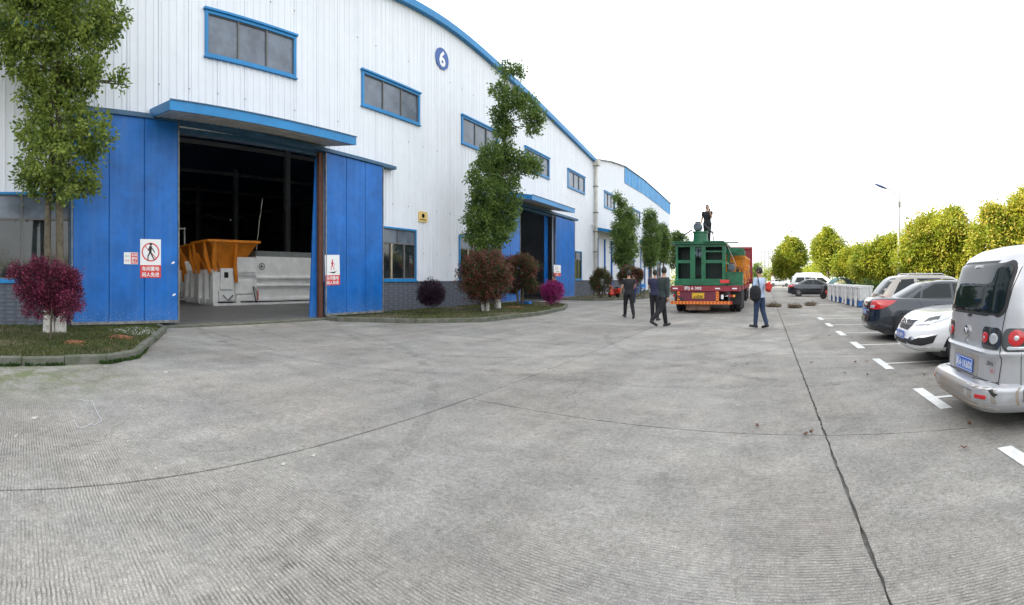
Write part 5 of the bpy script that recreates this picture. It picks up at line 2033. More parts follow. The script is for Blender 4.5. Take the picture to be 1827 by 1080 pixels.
# ------------------------------------------------------------------ white containers in a row
bin0 = thing('plastic_container', 'white plastic container with blue foot, nearest of the row beside the grey estate', 'container', (5.0, 25.0, 0), 0, 'white and blue plastic containers in a row')
mb = MB()
for (z0, z1, i0, i1) in ((.36, 1.08, .06, 0.0),):
    mb.add([(-.4 + i0, -.5 + i0, z0), (.4 - i0, -.5 + i0, z0), (.4 - i0, .5 - i0, z0), (-.4 + i0, .5 - i0, z0), (-.4, -.5, z1), (.4, -.5, z1), (.4, .5, z1), (-.4, .5, z1)],
           [(0, 3, 2, 1), (4, 5, 6, 7), (0, 1, 5, 4), (1, 2, 6, 5), (2, 3, 7, 6), (3, 0, 4, 7)])
mb.box(-.43, .43, -.53, .53, 1.0, 1.07)
mb.box(-.47, -.40, -.30, -.22, .34, 1.0)
mb.box(-.47, -.40, .22, .30, .34, 1.0)
mb.box(-.30, -.22, -.57, -.5, .34, 1.0)
mb.box(.22, .30, -.57, -.5, .34, 1.0)
mb.build('tub', M['binwhite'], bin0)
mb = MB()
mb.box(-.42, .42, -.52, .52, 1.072, 1.11)
mb.tube([(-.45, -.3, 1.06), (-.50, -.2, 1.03), (-.50, .2, 1.03), (-.45, .3, 1.06)], .02, 6)
mb.build('lid', M['binwhite'], bin0)
mb = MB()
mb.prism([(-.38, -.48, .05), (-.38, .48, .05), (-.36, .44, .36), (-.36, -.44, .36)], (.74, 0, 0))
mb.build('foot', M['binblue'], bin0)
mb = MB()
mb.prism([(-.44, -.30, .03), (-.44, .30, .03), (-.42, .36, .5), (-.42, -.36, .5)], (.03, 0, 0))
mb.build('front_panel', M['binwhite'], bin0)
labs = ['second from the grey estate', 'third from the grey estate', 'fourth from the grey estate', 'fifth from the grey estate', 'third from the three wheeler', 'second from the three wheeler', 'beside the three wheeler']
for k in range(7):
    copy_tree(bin0, (5.0 - .05 * (k + 1) + R.uniform(-.06, .06), 25.0 + 1.22 * (k + 1), 0), R.uniform(-.06, .06), 'white plastic container with blue foot, ' + labs[k] + (' in its row' if k < 6 else ''))

# ------------------------------------------------------------------ electric three-wheeler
t = thing('three_wheeler', 'red cargo three wheeler under a teal hooped canopy beside the white containers', 'three wheeler', (4.75, 35.6, 0), 0.25)
mb = MB()
mb.prism([(0, -.5, .35), (0, .5, .35), (0, .5, .85), (0, -.5, .85)], (1.5, 0, 0))
mb.box(-.35, 0, -.35, .35, .3, .62)
mb.build('body', M['reflred'], t)
mb = MB()
P = []
for k in range(13):
    a = PI * k / 12
    P.append((.1 - .75 * math.cos(a) + .6, math.sin(a) * .55 + .98))
for s_ in range(12):
    (x0_, z0_), (x1_, z1_) = P[s_], P[s_ + 1]
    mb.add([(x0_, -.6, z0_), (x1_, -.6, z1_), (x1_, .6, z1_), (x0_, .6, z0_), (x0_, -.58, z0_ - .03), (x1_, -.58, z1_ - .03), (x1_, .58, z1_ - .03), (x0_, .58, z0_ - .03)],
           [(0, 1, 2, 3), (7, 6, 5, 4), (0, 4, 5, 1), (2, 6, 7, 3)])
mb.build('canopy', M['teal'], t, True)
mb = MB()
for (x, y) in ((-.02, -.55), (-.02, .55), (1.42, -.55), (1.42, .55)):
    mb.tube([(x, y, .5), (x, y, 1.05)], .02, 6)
mb.build('canopy_post', M['steel'], t)
for (x, y) in ((-.65, 0), (1.1, -.55), (1.1, .55)):
    mb = MB()
    mb.lathe([(.12, -.05), (.24, -.05), (.26, -.02), (.26, .02), (.24, .05), (.12, .05)], (x, y, .26), 'y', 20)
    mb.build('wheel', M['rubber'], t, True)
mb = MB()
mb.tube([(-.65, 0, .26), (-.5, 0, .9), (-.45, -.3, 1.02)], .02, 6)
mb.tube([(-.5, 0, .95), (-.45, .3, 1.02)], .02, 6)
mb.prism([(-.75, -.14, .5), (-.75, .14, .5), (-.62, .14, .95), (-.62, -.14, .95)], (.1, 0, 0))
mb.build('handlebar', M['plastic'], t)
mb = MB()
mb.box(-.25, .1, -.25, .25, .62, .72)
mb.build('seat', M['plastic'], t)


def bicycle(label, loc, rz, frame='bluebit', scooter=False):
    t = thing('motor_scooter' if scooter else 'bicycle', label, 'scooter' if scooter else 'bicycle', loc, rz)
    r = .22 if scooter else .33
    wb = 1.15 if scooter else 1.05
    for x in (0, wb):
        mb = MB()
        if scooter:
            mb.lathe([(r * .5, -.05), (r, -.04), (r, .04), (r * .5, .05)], (x, 0, r), 'y', 20)
        else:
            pts = [(x + r * math.cos(a * PI / 12), 0, r + r * math.sin(a * PI / 12)) for a in range(25)]
            mb.tube(pts, .022, 6, cap=False)
            for k in range(8):
                a = k * PI / 4
                mb.tube([(x, 0, r), (x + r * math.cos(a), 0, r + r * math.sin(a))], .004, 4)
        mb.build('wheel', M['rubber'], t, True)
    mb = MB()
    if scooter:
        mb.prism([(-.15, -.14, .42), (.42, -.16, .22), (.82, -.16, .22), (.95, -.1, .85), (1.02, -.1, .85), (1.0, -.14, .15), (.3, -.16, .12), (-.25, -.12, .35)], (0, .3, 0))
        mb.prism([(-.3, -.12, .5), (.4, -.14, .3), (.45, -.14, .62), (-.3, -.1, .68)], (0, .26, 0))
    else:
        for a, b in (((0, r), (.35, .28)), ((0, r), (.28, .80)), ((.35, .28), (.28, .85)), ((.35, .28), (.92, .72)), ((.30, .76), (.90, .82)), ((.88, .95), (wb, r))):
            mb.tube([(a[0], 0, a[1]), (b[0], 0, b[1])], .018, 6)
    mb.build('frame', M[frame], t, scooter)
    mb = MB()
    mb.tube([(.86, -.26, 1.0), (.92, 0, .96), (.86, .26, 1.0)], .015, 6)
    mb.tube([(.92, 0, .96), (1.0, 0, .7)], .02, 6)
    mb.build('handlebar', M['steel'], t)
    mb = MB()
    mb.ball((.1 if scooter else .26, 0, .74 if scooter else .90), (.3 if scooter else .13, .11, .05), 8)
    mb.build('saddle', M['plastic'], t, True)
    if not scooter:
        mb = MB()
        mb.box(1.02, 1.3, -.16, .16, .72, .95)
        mb.build('basket', M[frame], t)
    return t


p = polar(1136, 37.0, .11)
bicycle('blue bicycle with a basket parked on the far strip behind the walking man', p, -.9)
p = polar(1102, 35.5, .11)
bicycle('red motor scooter parked between the two round bushes', p, 2.4, 'reflred', True)

# ================================================================== LOADED TRAILER
TX, TY = -2.52, 20.3
T = thing('flatbed_trailer', 'red flatbed trailer with chevron bumper bar loaded with green and orange machinery', 'trailer', (TX, TY, 0))
mb = MB()
mb.box(-1.46, 1.40, .0, 13.0, 1.02, 1.14)
mb.box(-1.46, 1.40, -.03, .10, .95, 1.165)
for s_ in (-1.46, 1.30):
    mb.box(s_, s_ + .10, .10, 13.0, .93, 1.02)
for y in range(13):
    mb.box(-1.36, 1.30, y + .35, y + .43, .93, 1.02)
mb.box(-.55, -.35, .3, 13, .62, .93)
mb.box(.35, .55, .3, 13, .62, .93)
mb.build('deck', M['trailer'], T)
text('湘J 6 302', .155, (-.52, -.031, 1.06), (1, 0, 0), (0, 0, 1), M['signwhite'], T, bold=.02, sx=1.25)
for x in (-1.36, .42, 1.12):
    mb = MB()
    mb.box(x, x + .2, -.036, -.031, 1.03, 1.08)
    mb.build('reflector', M['signwhite'], T)
mb = MB()
mb.box(-1.07, .44, .02, .06, .53, .95)
mb.build('rear_panel', M['trailerdark'], T)
pn = number_plate(T, (-.30, .012, .755), (1, 0, 0), (0, 0, 1), '湘J', 'plateyellow', .52, .24, .07, 'black')
text('6302挂', .13, (-.30, .002, .71), (1, 0, 0), (0, 0, 1), M['black'], pn, bold=.02)
T_ = pn


def chevrons(name, x0, x1, z0, z1, y, n, vert=False):
    """alternating red and amber reflective arrows on a bar"""
    mb = MB()
    mb.box(x0, x1, y, y + .05, z0, z1, 0)
    for k in range(n):
        if vert:
            a, b = z0 + (z1 - z0) * k / n, z0 + (z1 - z0) * (k + .5) / n
            d = (x1 - x0) * .5
            xm = (x0 + x1) / 2
            P = [(x0, a), (xm, a + d * .5), (x1, a), (x1, b), (xm, b + d * .5), (x0, b)]
        else:
            a, b = x0 + (x1 - x0) * k / n, x0 + (x1 - x0) * (k + .5) / n
            d = (z1 - z0) * .5
            zm = (z0 + z1) / 2
            P = [(a, z0), (b, z0), (b - d, zm), (b, z1), (a, z1), (a - d, zm)]
            P = [(max(x0, p[0]), p[1]) for p in P]
        mb.prism([(p[0], y - .003, min(z1, p[1])) for p in P], (0, .002, 0), 1)
    return mb.build(name, [M['reflred'], M['reflyel']], T)


chevrons('bumper_bar', -1.46, 1.12, .40, .53, -.04, 18)
chevrons('chevron_strip', -1.19, -1.07, .55, .95, .0, 4, True)
chevrons('chevron_strip', .44, .57, .55, .95, .0, 4, True)
mb = MB()
for x in (-1.3, -.3, .95):
    mb.box(x, x + .07, .01, .3, .42, .95)
mb.build('bumper_bracket', M['steel'], T)
mb = MB()
mb.prism([(-1.5, -.05, .95), (-1.42, -.05, .95), (-.86, -.05, .58), (-.94, -.05, .56)], (0, .06, 0))
mb.build('stay', M['steel'], T)
mb = MB()
mb.box(-.86, .12, .25, .9, .14, .38)
mb.build('tool_box', M['dusty'], T)
for x, m_ in ((.66, 'signwhite'), (1.00, 'lampred'), (1.14, 'reflyel'), (-1.36, 'lampred')):
    mb = MB()
    mb.box(x, x + .10, -.01, .03, .70 if m_ != 'signwhite' else .62, .80)
    mb.build('tail_light', M[m_], T)
for s_ in (-1, 1):
    for k, y in enumerate((1.7, 3.0, 4.3)):
        for d in (.0, .27):
            mb = MB()
            x = s_ * (1.32 - d) - .03
            mb.lathe([(.30, -.11), (.46, -.115), (.5, -.085), (.5, .085), (.46, .115), (.30, .11)], (x, y, .5), 'x', 28)
            w = mb.build('wheel', M['rubber'], T, True)
            mb = MB()
            mb.lathe([(.29, .0), (.29, .06), (.12, .03), (.10, .09), (.0, .09)] if s_ > 0 else [(.0, -.09), (.10, -.09), (.12, -.03), (.29, -.06), (.29, 0)], (x, y, .5), 'x', 20)
            mb.build('rim', M['dusty'], w, True)
    mb = MB()
    mb.box(s_ * 1.2 - .28, s_ * 1.2 + .25, 1.06, 1.08, .35, .95)
    mb.build('mudguard', M['plastic'], T)
mb = MB()
for y in (1.7, 3.0, 4.3):
    mb.tube([(-1.2, y, .5), (1.2, y, .5)], .07, 10)
mb.build('axle', M['steel'], T)
mb = MB()
mb.box(-1.36, 1.60, 12.9, 13.0, 1.14, 3.55)
for x in (-1.36, -.4, .6, 1.50):
    mb.box(x, x + .10, 12.8, 12.9, 1.14, 3.6)
mb.box(-1.36, 1.60, 12.78, 12.9, 3.45, 3.6)
mb.build('headboard', M['trailer'], T)
mb = MB()
for k in range(4):
    mb.box(1.40, 1.45, 2 + k * 3, 2.08 + k * 3, .95, 1.5)
mb.build('side_post', M['trailer'], T)
# tractor in front
T2 = thing('tractor_unit', 'red lorry cab ahead of the trailer, almost hidden by its load', 'lorry', (TX, TY + 13.4, 0))
mb = MB()
mb.prism([(-1.2, 1.0, .6), (-1.2, 3.2, .6), (-1.2, 3.3, 1.6), (-1.2, 3.0, 3.0), (-1.2, 1.0, 3.2)], (2.4, 0, 0))
mb.box(-.5, .5, -1.2, 1.0, .6, .85)
mb.build('cab', M['trailer'], T2)
mb = MB()
mb.prism([(1.21, 1.6, 1.7), (1.21, 2.9, 1.7), (1.21, 2.75, 2.6), (1.21, 1.6, 2.6)], (.01, 0, 0))
mb.prism([(-1.22, 1.6, 1.7), (-1.22, 2.9, 1.7), (-1.22, 2.75, 2.6), (-1.22, 1.6, 2.6)], (.01, 0, 0))
mb.build('window', M['carglass'], T2)
for x in (-1.1, 1.1):
    for y in (-.7, 2.5):
        mb = MB()
        mb.lathe([(.28, -.14), (.5, -.12), (.5, .12), (.28, .14)], (x, y, .5), 'x', 24)
        mb.build('wheel', M['rubber'], T2, True)

# green machine
G_ = thing('green_press_machine', 'green steel machine frame with drum and motor on top at the rear of the trailer', 'machine', (TX, TY + .25, 1.172))
GZ = 1.172


def gb(name, boxes, m='green', parent=G_, zoff=GZ):
    mb = MB()
    for b in boxes:
        mb.box(b[0], b[1], b[2], b[3], b[4] - zoff, b[5] - zoff)
    return mb.build(name, M[m] if isinstance(m, str) else m, parent)


gb('base_tray', [(-1.34, .84, 0, 2.9, 1.172, 1.26), (-1.30, .82, -.02, .06, 1.26, 1.46), (-1.34, .84, -.10, .0, 1.19, 1.27), (-1.34, -1.28, 0.06, 2.9, 1.26, 1.5), (.78, .84, 0.06, 2.9, 1.26, 1.5)])
for x0, x1 in ((-1.30, -1.20), (-.68, -.46), (-.20, -.02), (.68, .82)):
    gb('post', [(x0, x1, .02, .14, 1.46, 2.92)])
for x0, x1 in ((-1.30, -1.20), (.68, .82)):
    gb('post', [(x0, x1, 2.6, 2.72, 1.26, 2.92)])
gb('cross_beam', [(-1.20, -.68, .03, .11, 2.12, 2.25), (-.02, .68, .03, .11, 2.12, 2.25)])
gb('cross_beam', [(-1.30, .82, .03, .13, 2.80, 2.92)])
gb('cross_beam', [(-.02, .68, .03, .09, 2.58, 2.64)])
gb('side_beam', [(-1.30, -1.2, .14, 2.6, 2.1, 2.2), (.7, .8, .14, 2.6, 2.1, 2.2)])
mb = MB()
for k in range(30):
    x = -1.2 + k * .0667
    mb.box(x, x + .045, .72 + .02 * (k % 2), .76 + .02 * (k % 2), 1.26 - GZ, 2.88 - GZ)
mb.box(-1.22, .72, .80, .83, 1.26 - GZ, 2.92 - GZ)
mb.box(-1.22, -1.20, .14, .80, 1.26 - GZ, 2.92 - GZ)
mb.box(.70, .72, .14, .80, 1.26 - GZ, 2.92 - GZ)
mb.build('ribbed_back_panel', M['greendark'], G_)
mb = MB()
for k in range(2):
    z = (1.62, 2.36)[k] - GZ
    for q in range(5):
        mb.box(-.44, -.22, .10, .13, z + q * .07, z + q * .07 + .02)
mb.build('louvre', M['greendark'], G_)
gb('top_plate', [(-1.48, .84, -.10, 2.8, 2.92, 3.0), (-1.30, -.48, -.16, .7, 3.0, 3.035), (-.10, .76, -.2, .8, 3.0, 3.04), (.84, 1.35, .2, .55, 2.98, 3.01)])
mb = MB()
mb.tube([(-.62, .16, 2.75 - GZ), (-.10, .16, 2.75 - GZ)], .05, 8)
mb.tube([(-.55, .18, 2.62 - GZ), (-.25, .10, 2.50 - GZ), (-.1, .18, 2.7 - GZ)], .03, 8)
mb.tube([(-.40, .2, 2.85 - GZ), (-.42, .12, 2.4 - GZ)], .045, 8)
mb.tube([(-.28, .2, 2.85 - GZ), (-.27, .12, 2.35 - GZ)], .045, 8)
mb.box(-.62, -.42, .05, .2, 2.5 - GZ, 2.62 - GZ)
mb.box(-.26, -.06, .05, .2, 2.45 - GZ, 2.58 - GZ)
mb.ball((-.3, .05, 2.45 - GZ), .05, 6)
mb.build('hydraulic_unit', M['motor'], G_, True)
mb = MB()
mb.lathe([(.33, 0), (.30, .42), (.34, .43), (.34, .48), (.27, .49)], (-.30, .55, 3.0 - GZ), 'z', 32)
mb.build('drum', M['green'], G_, True)
mb = MB()
for k in range(14):
    a = 2 * PI * k / 14
    mb.lathe([(.012, 0), (.012, .04)], (-.30 + .31 * math.cos(a), .55 + .31 * math.sin(a), 3.48 - GZ), 'z', 6)
mb.build('bolt', M['green'], G_)


def motor(parent, c, r, L, z0):
    """finned electric motor, its round end towards the road (-Y)"""
    mb = MB()
    mb.lathe([(r * .08, -.035), (r * .80, -.03), (r * .86, 0), (r * .86, .05), (r * .78, .07), (r * .78, L), (r * .6, L + .05)], c, 'y', 28)
    for k in range(20):
        a = 2 * PI * k / 20
        d = Vector((math.cos(a), 0, math.sin(a)))
        u = Vector((-math.sin(a), 0, math.cos(a))) * .006
        p = Vector(c) + Vector((0, .07, 0)) + d * r * .76
        mb.prism([p - u, p + u, p + u + d * r * .2, p - u + d * r * .2], (0, L - .09, 0))
    m_ = mb.build('motor', M['motor'], parent, True, ang=30)
    mb = MB()
    for k in range(3):
        q = r * (.25 + .2 * k)
        mb.lathe([(q, 0), (q + .01, 0), (q + .01, -.012), (q, -.012)], Vector(c) + Vector((0, -.035, 0)), 'y', 20, cap=False)
    mb.box(c[0] - r * .5, c[0] + r * .5, c[1] + .08, c[1] + L * .6, c[2] + r * .8, c[2] + r * 1.15)
    mb.box(c[0] - r * .9, c[0] + r * .9, c[1] + .06, c[1] + L, c[2] - r * 1.08, c[2] - r * .95)
    mb.build('motor_guard', M['steel'], m_)
    return m_


motor(G_, (-.42, .35, 3.69 - GZ), .20, .45, 0)
mb = MB()
mb.tube([(-1.1, .2, 3.24 - GZ), (-.62, .3, 3.56 - GZ)], .028, 8)
mb.tube([(-.12, .3, 3.80 - GZ), (.16, .35, 3.48 - GZ), (.28, .4, 3.40 - GZ)], .035, 8)
mb.tube([(.22, .4, 3.5 - GZ), (.30, .35, 3.04 - GZ)], .02, 8)
mb.build('strut', M['steel'], G_, True)
# hydraulic tank with motor
H_ = thing('green_hydraulic_tank', 'square green tank with a grey motor on top at the right rear of the trailer', 'machine', (TX + 1.16, TY + .5, 1.172))
mb = MB()
mb.box(-.36, .36, 0, .9, 0, .54)
mb.box(-.38, .38, -.02, .92, .54, .57)
mb.box(-.25, .25, -.008, .0, .1, .42)
mb.build('tank', M['green'], H_)
motor(H_, (-.12, .1, .76), .185, .4, 0)
mb = MB()
mb.tube([(.1, .1, .57), (.12, .05, .8), (.3, .1, .72), (.32, .2, .57)], .02, 8)
mb.box(.1, .2, .2, .32, .57, .72)
mb.build('hose', M['plastic'], H_, True)
r_ = gb('red_skid_end', [(.60, .98, -.10, .0, 1.28, 1.42)], 'signred')
mb = MB()
mb.tube([(-1.52, -.05, 1.18 - GZ), (-1.18, .0, 1.48 - GZ)], .025, 6)
mb.build('strap', M['green_ink'], G_)
mb = MB()
mb.tube([(.86, .0, 2.95 - GZ), (1.25, .5, 2.0 - GZ)], .012, 6)
mb.build('rope', M['cream'], G_)

# orange machines further forward on the deck
O_ = thing('orange_compactor', 'orange compactor hopper and frame loaded ahead of the green machine', 'machine', (TX, TY + 4.0, 1.142))
OZ = 1.142
mb = MB()
mb.prism([(-1.2, 0, .10), (1.38, 0, .10), (1.38, 0, .30), (-1.2, 0, .30)], (0, 8, 0))
mb.build('skid', M['orange'], O_)
for k, y in enumerate((.2, 2.9, 5.6)):
    mb = MB()
    # hopper: wide at the top, sloping sides
    x0, x1 = .15, 1.42
    z0, z1 = .55, 1.44 + .05 * k
    vs = [(x0 + .3, y + .3, z0), (x1 - .25, y + .3, z0), (x1 - .25, y + 1.9, z0), (x0 + .3, y + 1.9, z0), (x0, y, z1), (x1, y, z1), (x1, y + 2.2, z1), (x0, y + 2.2, z1)]
    mb.add(vs, [(0, 1, 5, 4), (1, 2, 6, 5), (2, 3, 7, 6), (3, 0, 4, 7), (0, 3, 2, 1)])
    mb.box(x0 - .04, x1 + .04, y - .06, y, z1 - .08, z1 + .03)
    mb.box(x1, x1 + .05, y, y + 2.2, z1 - .08, z1 + .03)
    mb.build('hopper', M['yellowpaint'], O_)
    mb = MB()
    for a in (y + .2, y + 1.1, y + 2.0):
        mb.prism([(x1 - .02, a, .3), (x1 + .08, a, .3), (x1 + .05, a, z1), (x1 - .02, a, z1)], (0, .08, 0))
        mb.box(-1.25, -1.13, a, a + .1, .3, 1.25)
    mb.box(-1.28, -1.10, y, y + 2.2, 1.2, 1.3)
    mb.build('rib', M['orange'], O_)
    mb = MB()
    mb.tube([(1.36, y + .1, .35), (1.44, y + .9, 1.1)], .045, 8)
    mb.tube([(-1.36, y + .1, .35), (-1.3, y + .9, 1.0)], .045, 8)
    mb.build('hydraulic_ram', M['cream'], O_, True)
rc = random.Random(77)
for k in range(34):                                           # rams, pipes and brackets crowding both flanks
    mb = MB()
    rt = k % 3 != 0
    x = rc.uniform(1.36, 1.52) if rt else rc.uniform(-1.52, -1.34)
    y = rc.uniform(-.6, 6.0)
    z = rc.uniform(.1, .9)
    a = Vector((x, y, z))
    d = Vector((rc.uniform(-.1, .1), rc.uniform(-.5, .8), rc.uniform(-.1, .8)))
    if k % 2:
        mb.tube([a, a + d], rc.uniform(.02, .05), 7)
    else:
        mb.box(x - .05, x + .05, y, y + rc.uniform(.08, .5), z, z + rc.uniform(.06, .4))
    mb.build('fitting', M[('orange', 'yellowpaint', 'orange', 'cream', 'dusty', 'yellowpaint')[k % 6]], O_)
gb('rear_plate', [(.86, 1.44, -.25, -.2, 2.6, 2.95)], 'green', O_, OZ)
gb('green_cover', [(-1.2, 1.1, -.3, 1.2, 2.72, 2.86), (.2, 1.26, -.3, 2.5, 2.86, 2.98), (.86, 1.20, .2, 2.2, 2.62, 2.86), (.95, 1.34, 2.6, 3.6, 2.75, 3.02)], 'green', O_, OZ)

# ================================================================== PEOPLE
def seg_d(P, a, b):
    a, b = np.array(a), np.array(b)
    d = b - a
    t_ = np.clip(((P - a) @ d) / (d @ d + 1e-9), 0, 1)
    return np.linalg.norm(P - (a + t_[:, None] * d), axis=1), t_


def person(label, loc, rz, H=1.72, legs=((0, 0), (0, 0)), arms=((0, .12, .15, 0), (0, .12, .15, 0)), cols=None, sleeve=.45, hairlen=0, head=(0, 0), lean=0.0, female=False, seatz=None):
    """facing +Y. legs: (swing, knee bend) left then right; arms: (forward swing, spread, elbow bend, inward turn)"""
    cols = cols or {}
    s = H / 1.72
    Z = []                                                  # (zone, a, b, ra, rb)

    def seg(zone, a, b, ra, rb):
        fat = 1.13 if ra > .034 and zone != 'neck' else 1.0
        Z.append((zone, Vector(a), Vector(b), ra * fat, rb * fat))
    hipw = .095
    hands = []
    low = 9
    J = []
    for i, sd in enumerate((-1, 1)):
        th, kn = legs[i]
        hip = Vector((sd * hipw, 0, .90))
        knee = hip + Vector((sd * .01, math.sin(th), -math.cos(th))) * .42
        sh = th - kn
        ank = knee + Vector((0, math.sin(sh), -math.cos(sh))) * .41
        ft = max(-.9, min(.35, sh * .9))
        toe = ank + Vector((sd * .03, math.cos(ft) * .17, -.045 + math.sin(ft) * .17))
        heel = ank + Vector((0, -.045, -.045 - .0))
        J.append((hip, knee, ank, toe, heel))
        low = min(low, toe.z, heel.z)
    dz = .035 - low
    up = Vector((0, 0, dz))
    for (hip, knee, ank, toe, heel) in J:
        hip, knee, ank, toe, heel = (p + up for p in (hip, knee, ank, toe, heel))
        seg('trousers', hip, knee, .098, .068)
        seg('trousers', knee, ank + Vector((0, 0, .03)), .066, .055)
        seg('shoes', heel, toe, .040, .034)
        seg('shoes', ank, heel, .045, .04)
    tw = Vector((0, math.sin(lean), math.cos(lean)))
    pel = Vector((0, 0, .93)) + up
    chest = pel + tw * .34
    neck = pel + tw * .53
    hb = pel + tw * .64 + Vector((0, .015, 0))
    shw = .165 if female else .19
    seg('neck', neck, hb, .055, .052)
    for i, sd in enumerate((-1, 1)):
        fw, ab, el, inn = arms[i]
        sh = pel + tw * .47 + Vector((sd * shw, 0, 0))
        ud = Vector((sd * math.sin(ab), math.sin(fw) * math.cos(ab), -math.cos(fw) * math.cos(ab)))
        elb = sh + ud * .27
        f2 = fw + el
        fd = Vector((sd * math.sin(ab) * .5 - sd * math.sin(inn), math.sin(f2), -math.cos(f2))).normalized()
        wr = elb + fd * .24
        seg('shirt', sh, sh.lerp(elb, sleeve if sleeve < 1 else 1), .062, .054)
        if sleeve < 1:
            seg('skin', sh.lerp(elb, sleeve), elb, .043, .038)
            seg('skin', elb, wr, .038, .026)
        else:
            seg('shirt', elb, elb.lerp(wr, .93), .050, .037)
            seg('skin', elb.lerp(wr, .9), wr, .027, .026)
        side = fd.cross(Vector((0, 0, 1)))
        side = side.normalized() if side.length > .3 else Vector((0, 1, 0))
        nrm = Vector((sd, 0, 0))
        acr = fd.cross(nrm).normalized()                    # across the palm
        pal = wr + fd * .055
        for q in (-.5, .5):
            seg('skin', wr + acr * .008 * q, pal + acr * .034 * q + fd * .02, .018, .016)
        for q, ln in ((-1.5, .058), (-.5, .070), (.5, .074), (1.5, .066)):
            b0 = pal + acr * .0185 * q + fd * .02
            k1 = b0 + fd * ln * .5 - nrm * .006
            k2 = k1 + (fd * .8 - nrm * .55).normalized() * ln * .5
            seg('skin', b0, k1, .0095, .009)
            seg('skin', k1, k2, .009, .008)
        th0 = wr + fd * .025 + acr * .02
        seg('skin', th0, th0 + (fd * .7 + acr * .7 - nrm * .2) * .035, .011, .010)
        seg('skin', th0 + (fd * .7 + acr * .7 - nrm * .2) * .035, th0 + (fd * .95 + acr * .6 - nrm * .3) * .06, .010, .009)
        hands.append((wr + fd * .09, wr, fd))
    mb = MB()
    for (zn, a, b, ra, rb) in Z:
        d = (b - a)
        L = d.length
        d = d / L
        pts, rr_ = [], []
        for q in (-.95, -.75, -.4):
            pts.append(a + d * ra * q)
            rr_.append(ra * math.sqrt(1 - q * q))
        n_ = 4
        for k in range(n_ + 1):
            pts.append(a + d * L * k / n_)
            rr_.append(ra + (rb - ra) * k / n_)
        for q in (.4, .75, .95):
            pts.append(b + d * rb * q)
            rr_.append(rb * math.sqrt(1 - q * q))
        mb.tube(pts, rr_, 12 if ra > .02 else 8)
    # torso loft
    tor = [(-.10, .150, .105), (-.04, .170, .122), (.02, .168, .118), (.12, .150 if not female else .135, .105), (.24, .165 if not female else .15, .115), (.36, .190 if not female else .165, .122), (.44, .195 if not female else .165, .108), (.50, .140, .085), (.54, .070, .06)]
    vs, fs = [], []
    n_ = 24
    for (h, rx, ry) in tor:
        c = pel + tw * h
        for k in range(n_):
            a = 2 * PI * k / n_
            vs.append(c + Vector((1.07 * rx * math.cos(a), 1.15 * ry * math.sin(a), 0)))
    for i in range(len(tor) - 1):
        for k in range(n_):
            a, b = i * n_ + k, i * n_ + (k + 1) % n_
            fs.append((a, b, b + n_, a + n_))
    fs.append(tuple(range(n_ - 1, -1, -1)))
    fs.append(tuple(range((len(tor) - 1) * n_, len(tor) * n_)))
    mb.add(vs, fs)
    # head with brow, nose, chin, ears
    hm = MB()
    hm.ball((0, 0, .105), (.073, .090, .108), 14)
    hm.ball((0, .012, .055), (.058, .072, .068), 12)
    hm.ball((0, .055, .015), (.028, .030, .024), 8)
    hm.ball((0, .090, .078), (.014, .020, .022), 8)
    hm.ball((0, .080, .125), (.050, .018, .014), 8)
    hm.ball((0, .082, .042), (.024, .014, .009), 6)
    for sd in (-1, 1):
        hm.ball((sd * .074, -.008, .088), (.011, .022, .032), 6)
    Rh = Matrix.Rotation(head[0], 4, 'Z') @ Matrix.Rotation(-head[1], 4, 'X')
    hc = hb - Vector((0, 0, .02))
    hm.v = [tuple(hc + (Rh @ Vector(v))) for v in hm.v]
    mb.add(hm.v, hm.f)
    me0 = mb.mesh('b', [])
    ob = bpy.data.objects.new('b', me0)
    C.objects.link(ob)
    md = ob.modifiers.new('r', 'REMESH')
    md.mode = 'VOXEL'
    md.voxel_size = .0092
    md.use_smooth_shade = True
    sm_ = ob.modifiers.new('s', 'SMOOTH')
    sm_.factor = .5
    sm_.iterations = 2
    bpy.context.view_layer.update()
    me = bpy.data.meshes.new_from_object(ob.evaluated_get(bpy.context.evaluated_depsgraph_get()))
    me.name = 'body'
    bpy.data.objects.remove(ob)
    # colour the one body by nearest limb
    nf = len(me.polygons)
    Cn = np.empty(nf * 3, np.float32)
    me.polygons.foreach_get('center', Cn)
    Cn = Cn.reshape(-1, 3).astype(float)
    best = np.full(nf, 9.0)
    zi = np.zeros(nf, int)
    names = ['skin', 'shirt', 'trousers', 'shoes', 'neck']
    for (zn, a, b, ra, rb) in Z:
        d, t_ = seg_d(Cn, a, b)
        d = d - (ra + (rb - ra) * t_)
        k = d < best
        best[k] = d[k]
        zi[k] = names.index(zn)
    rel = (Cn - np.array(pel)) @ np.array(tw)
    offx = np.abs(Cn[:, 0])
    ty = np.abs(Cn[:, 1] - (np.array(pel)[1] + np.sin(lean) * rel))
    tor_m = (rel > -.10) & (rel < .545) & (offx < .212) & (ty < .155)
    arm = (zi == 0) & (best < .004)
    tor_m &= ~arm
    hem = -.06
    zi[tor_m & (rel > hem)] = 1
    zi[tor_m & (rel <= hem)] = 2
    zi[(rel > .525)] = 0
    zi[zi == 4] = 0
    hd = np.linalg.norm(Cn - np.array(hc + Vector((0, 0, .09))), axis=1) < .17
    zi[hd & (rel > .55)] = 0
    me.materials.clear()
    for nme, dflt in (('skin', M['skin']), ('shirt', None), ('trousers', None), ('shoes', None)):
        me.materials.append(cols.get(nme, dflt) or M['plastic'])
    me.polygons.foreach_set('material_index', zi.astype(np.int32))
    me.polygons.foreach_set('use_smooth', [True] * nf)
    co = np.empty(len(me.vertices) * 3, np.float32)
    me.vertices.foreach_get('co', co)
    me.vertices.foreach_set('co', co * s)
    me.update()
    t = thing('person', label, 'person', loc, rz)
    link('body', me, t)
    # hair
    mb = MB()
    vs, fs = [], []
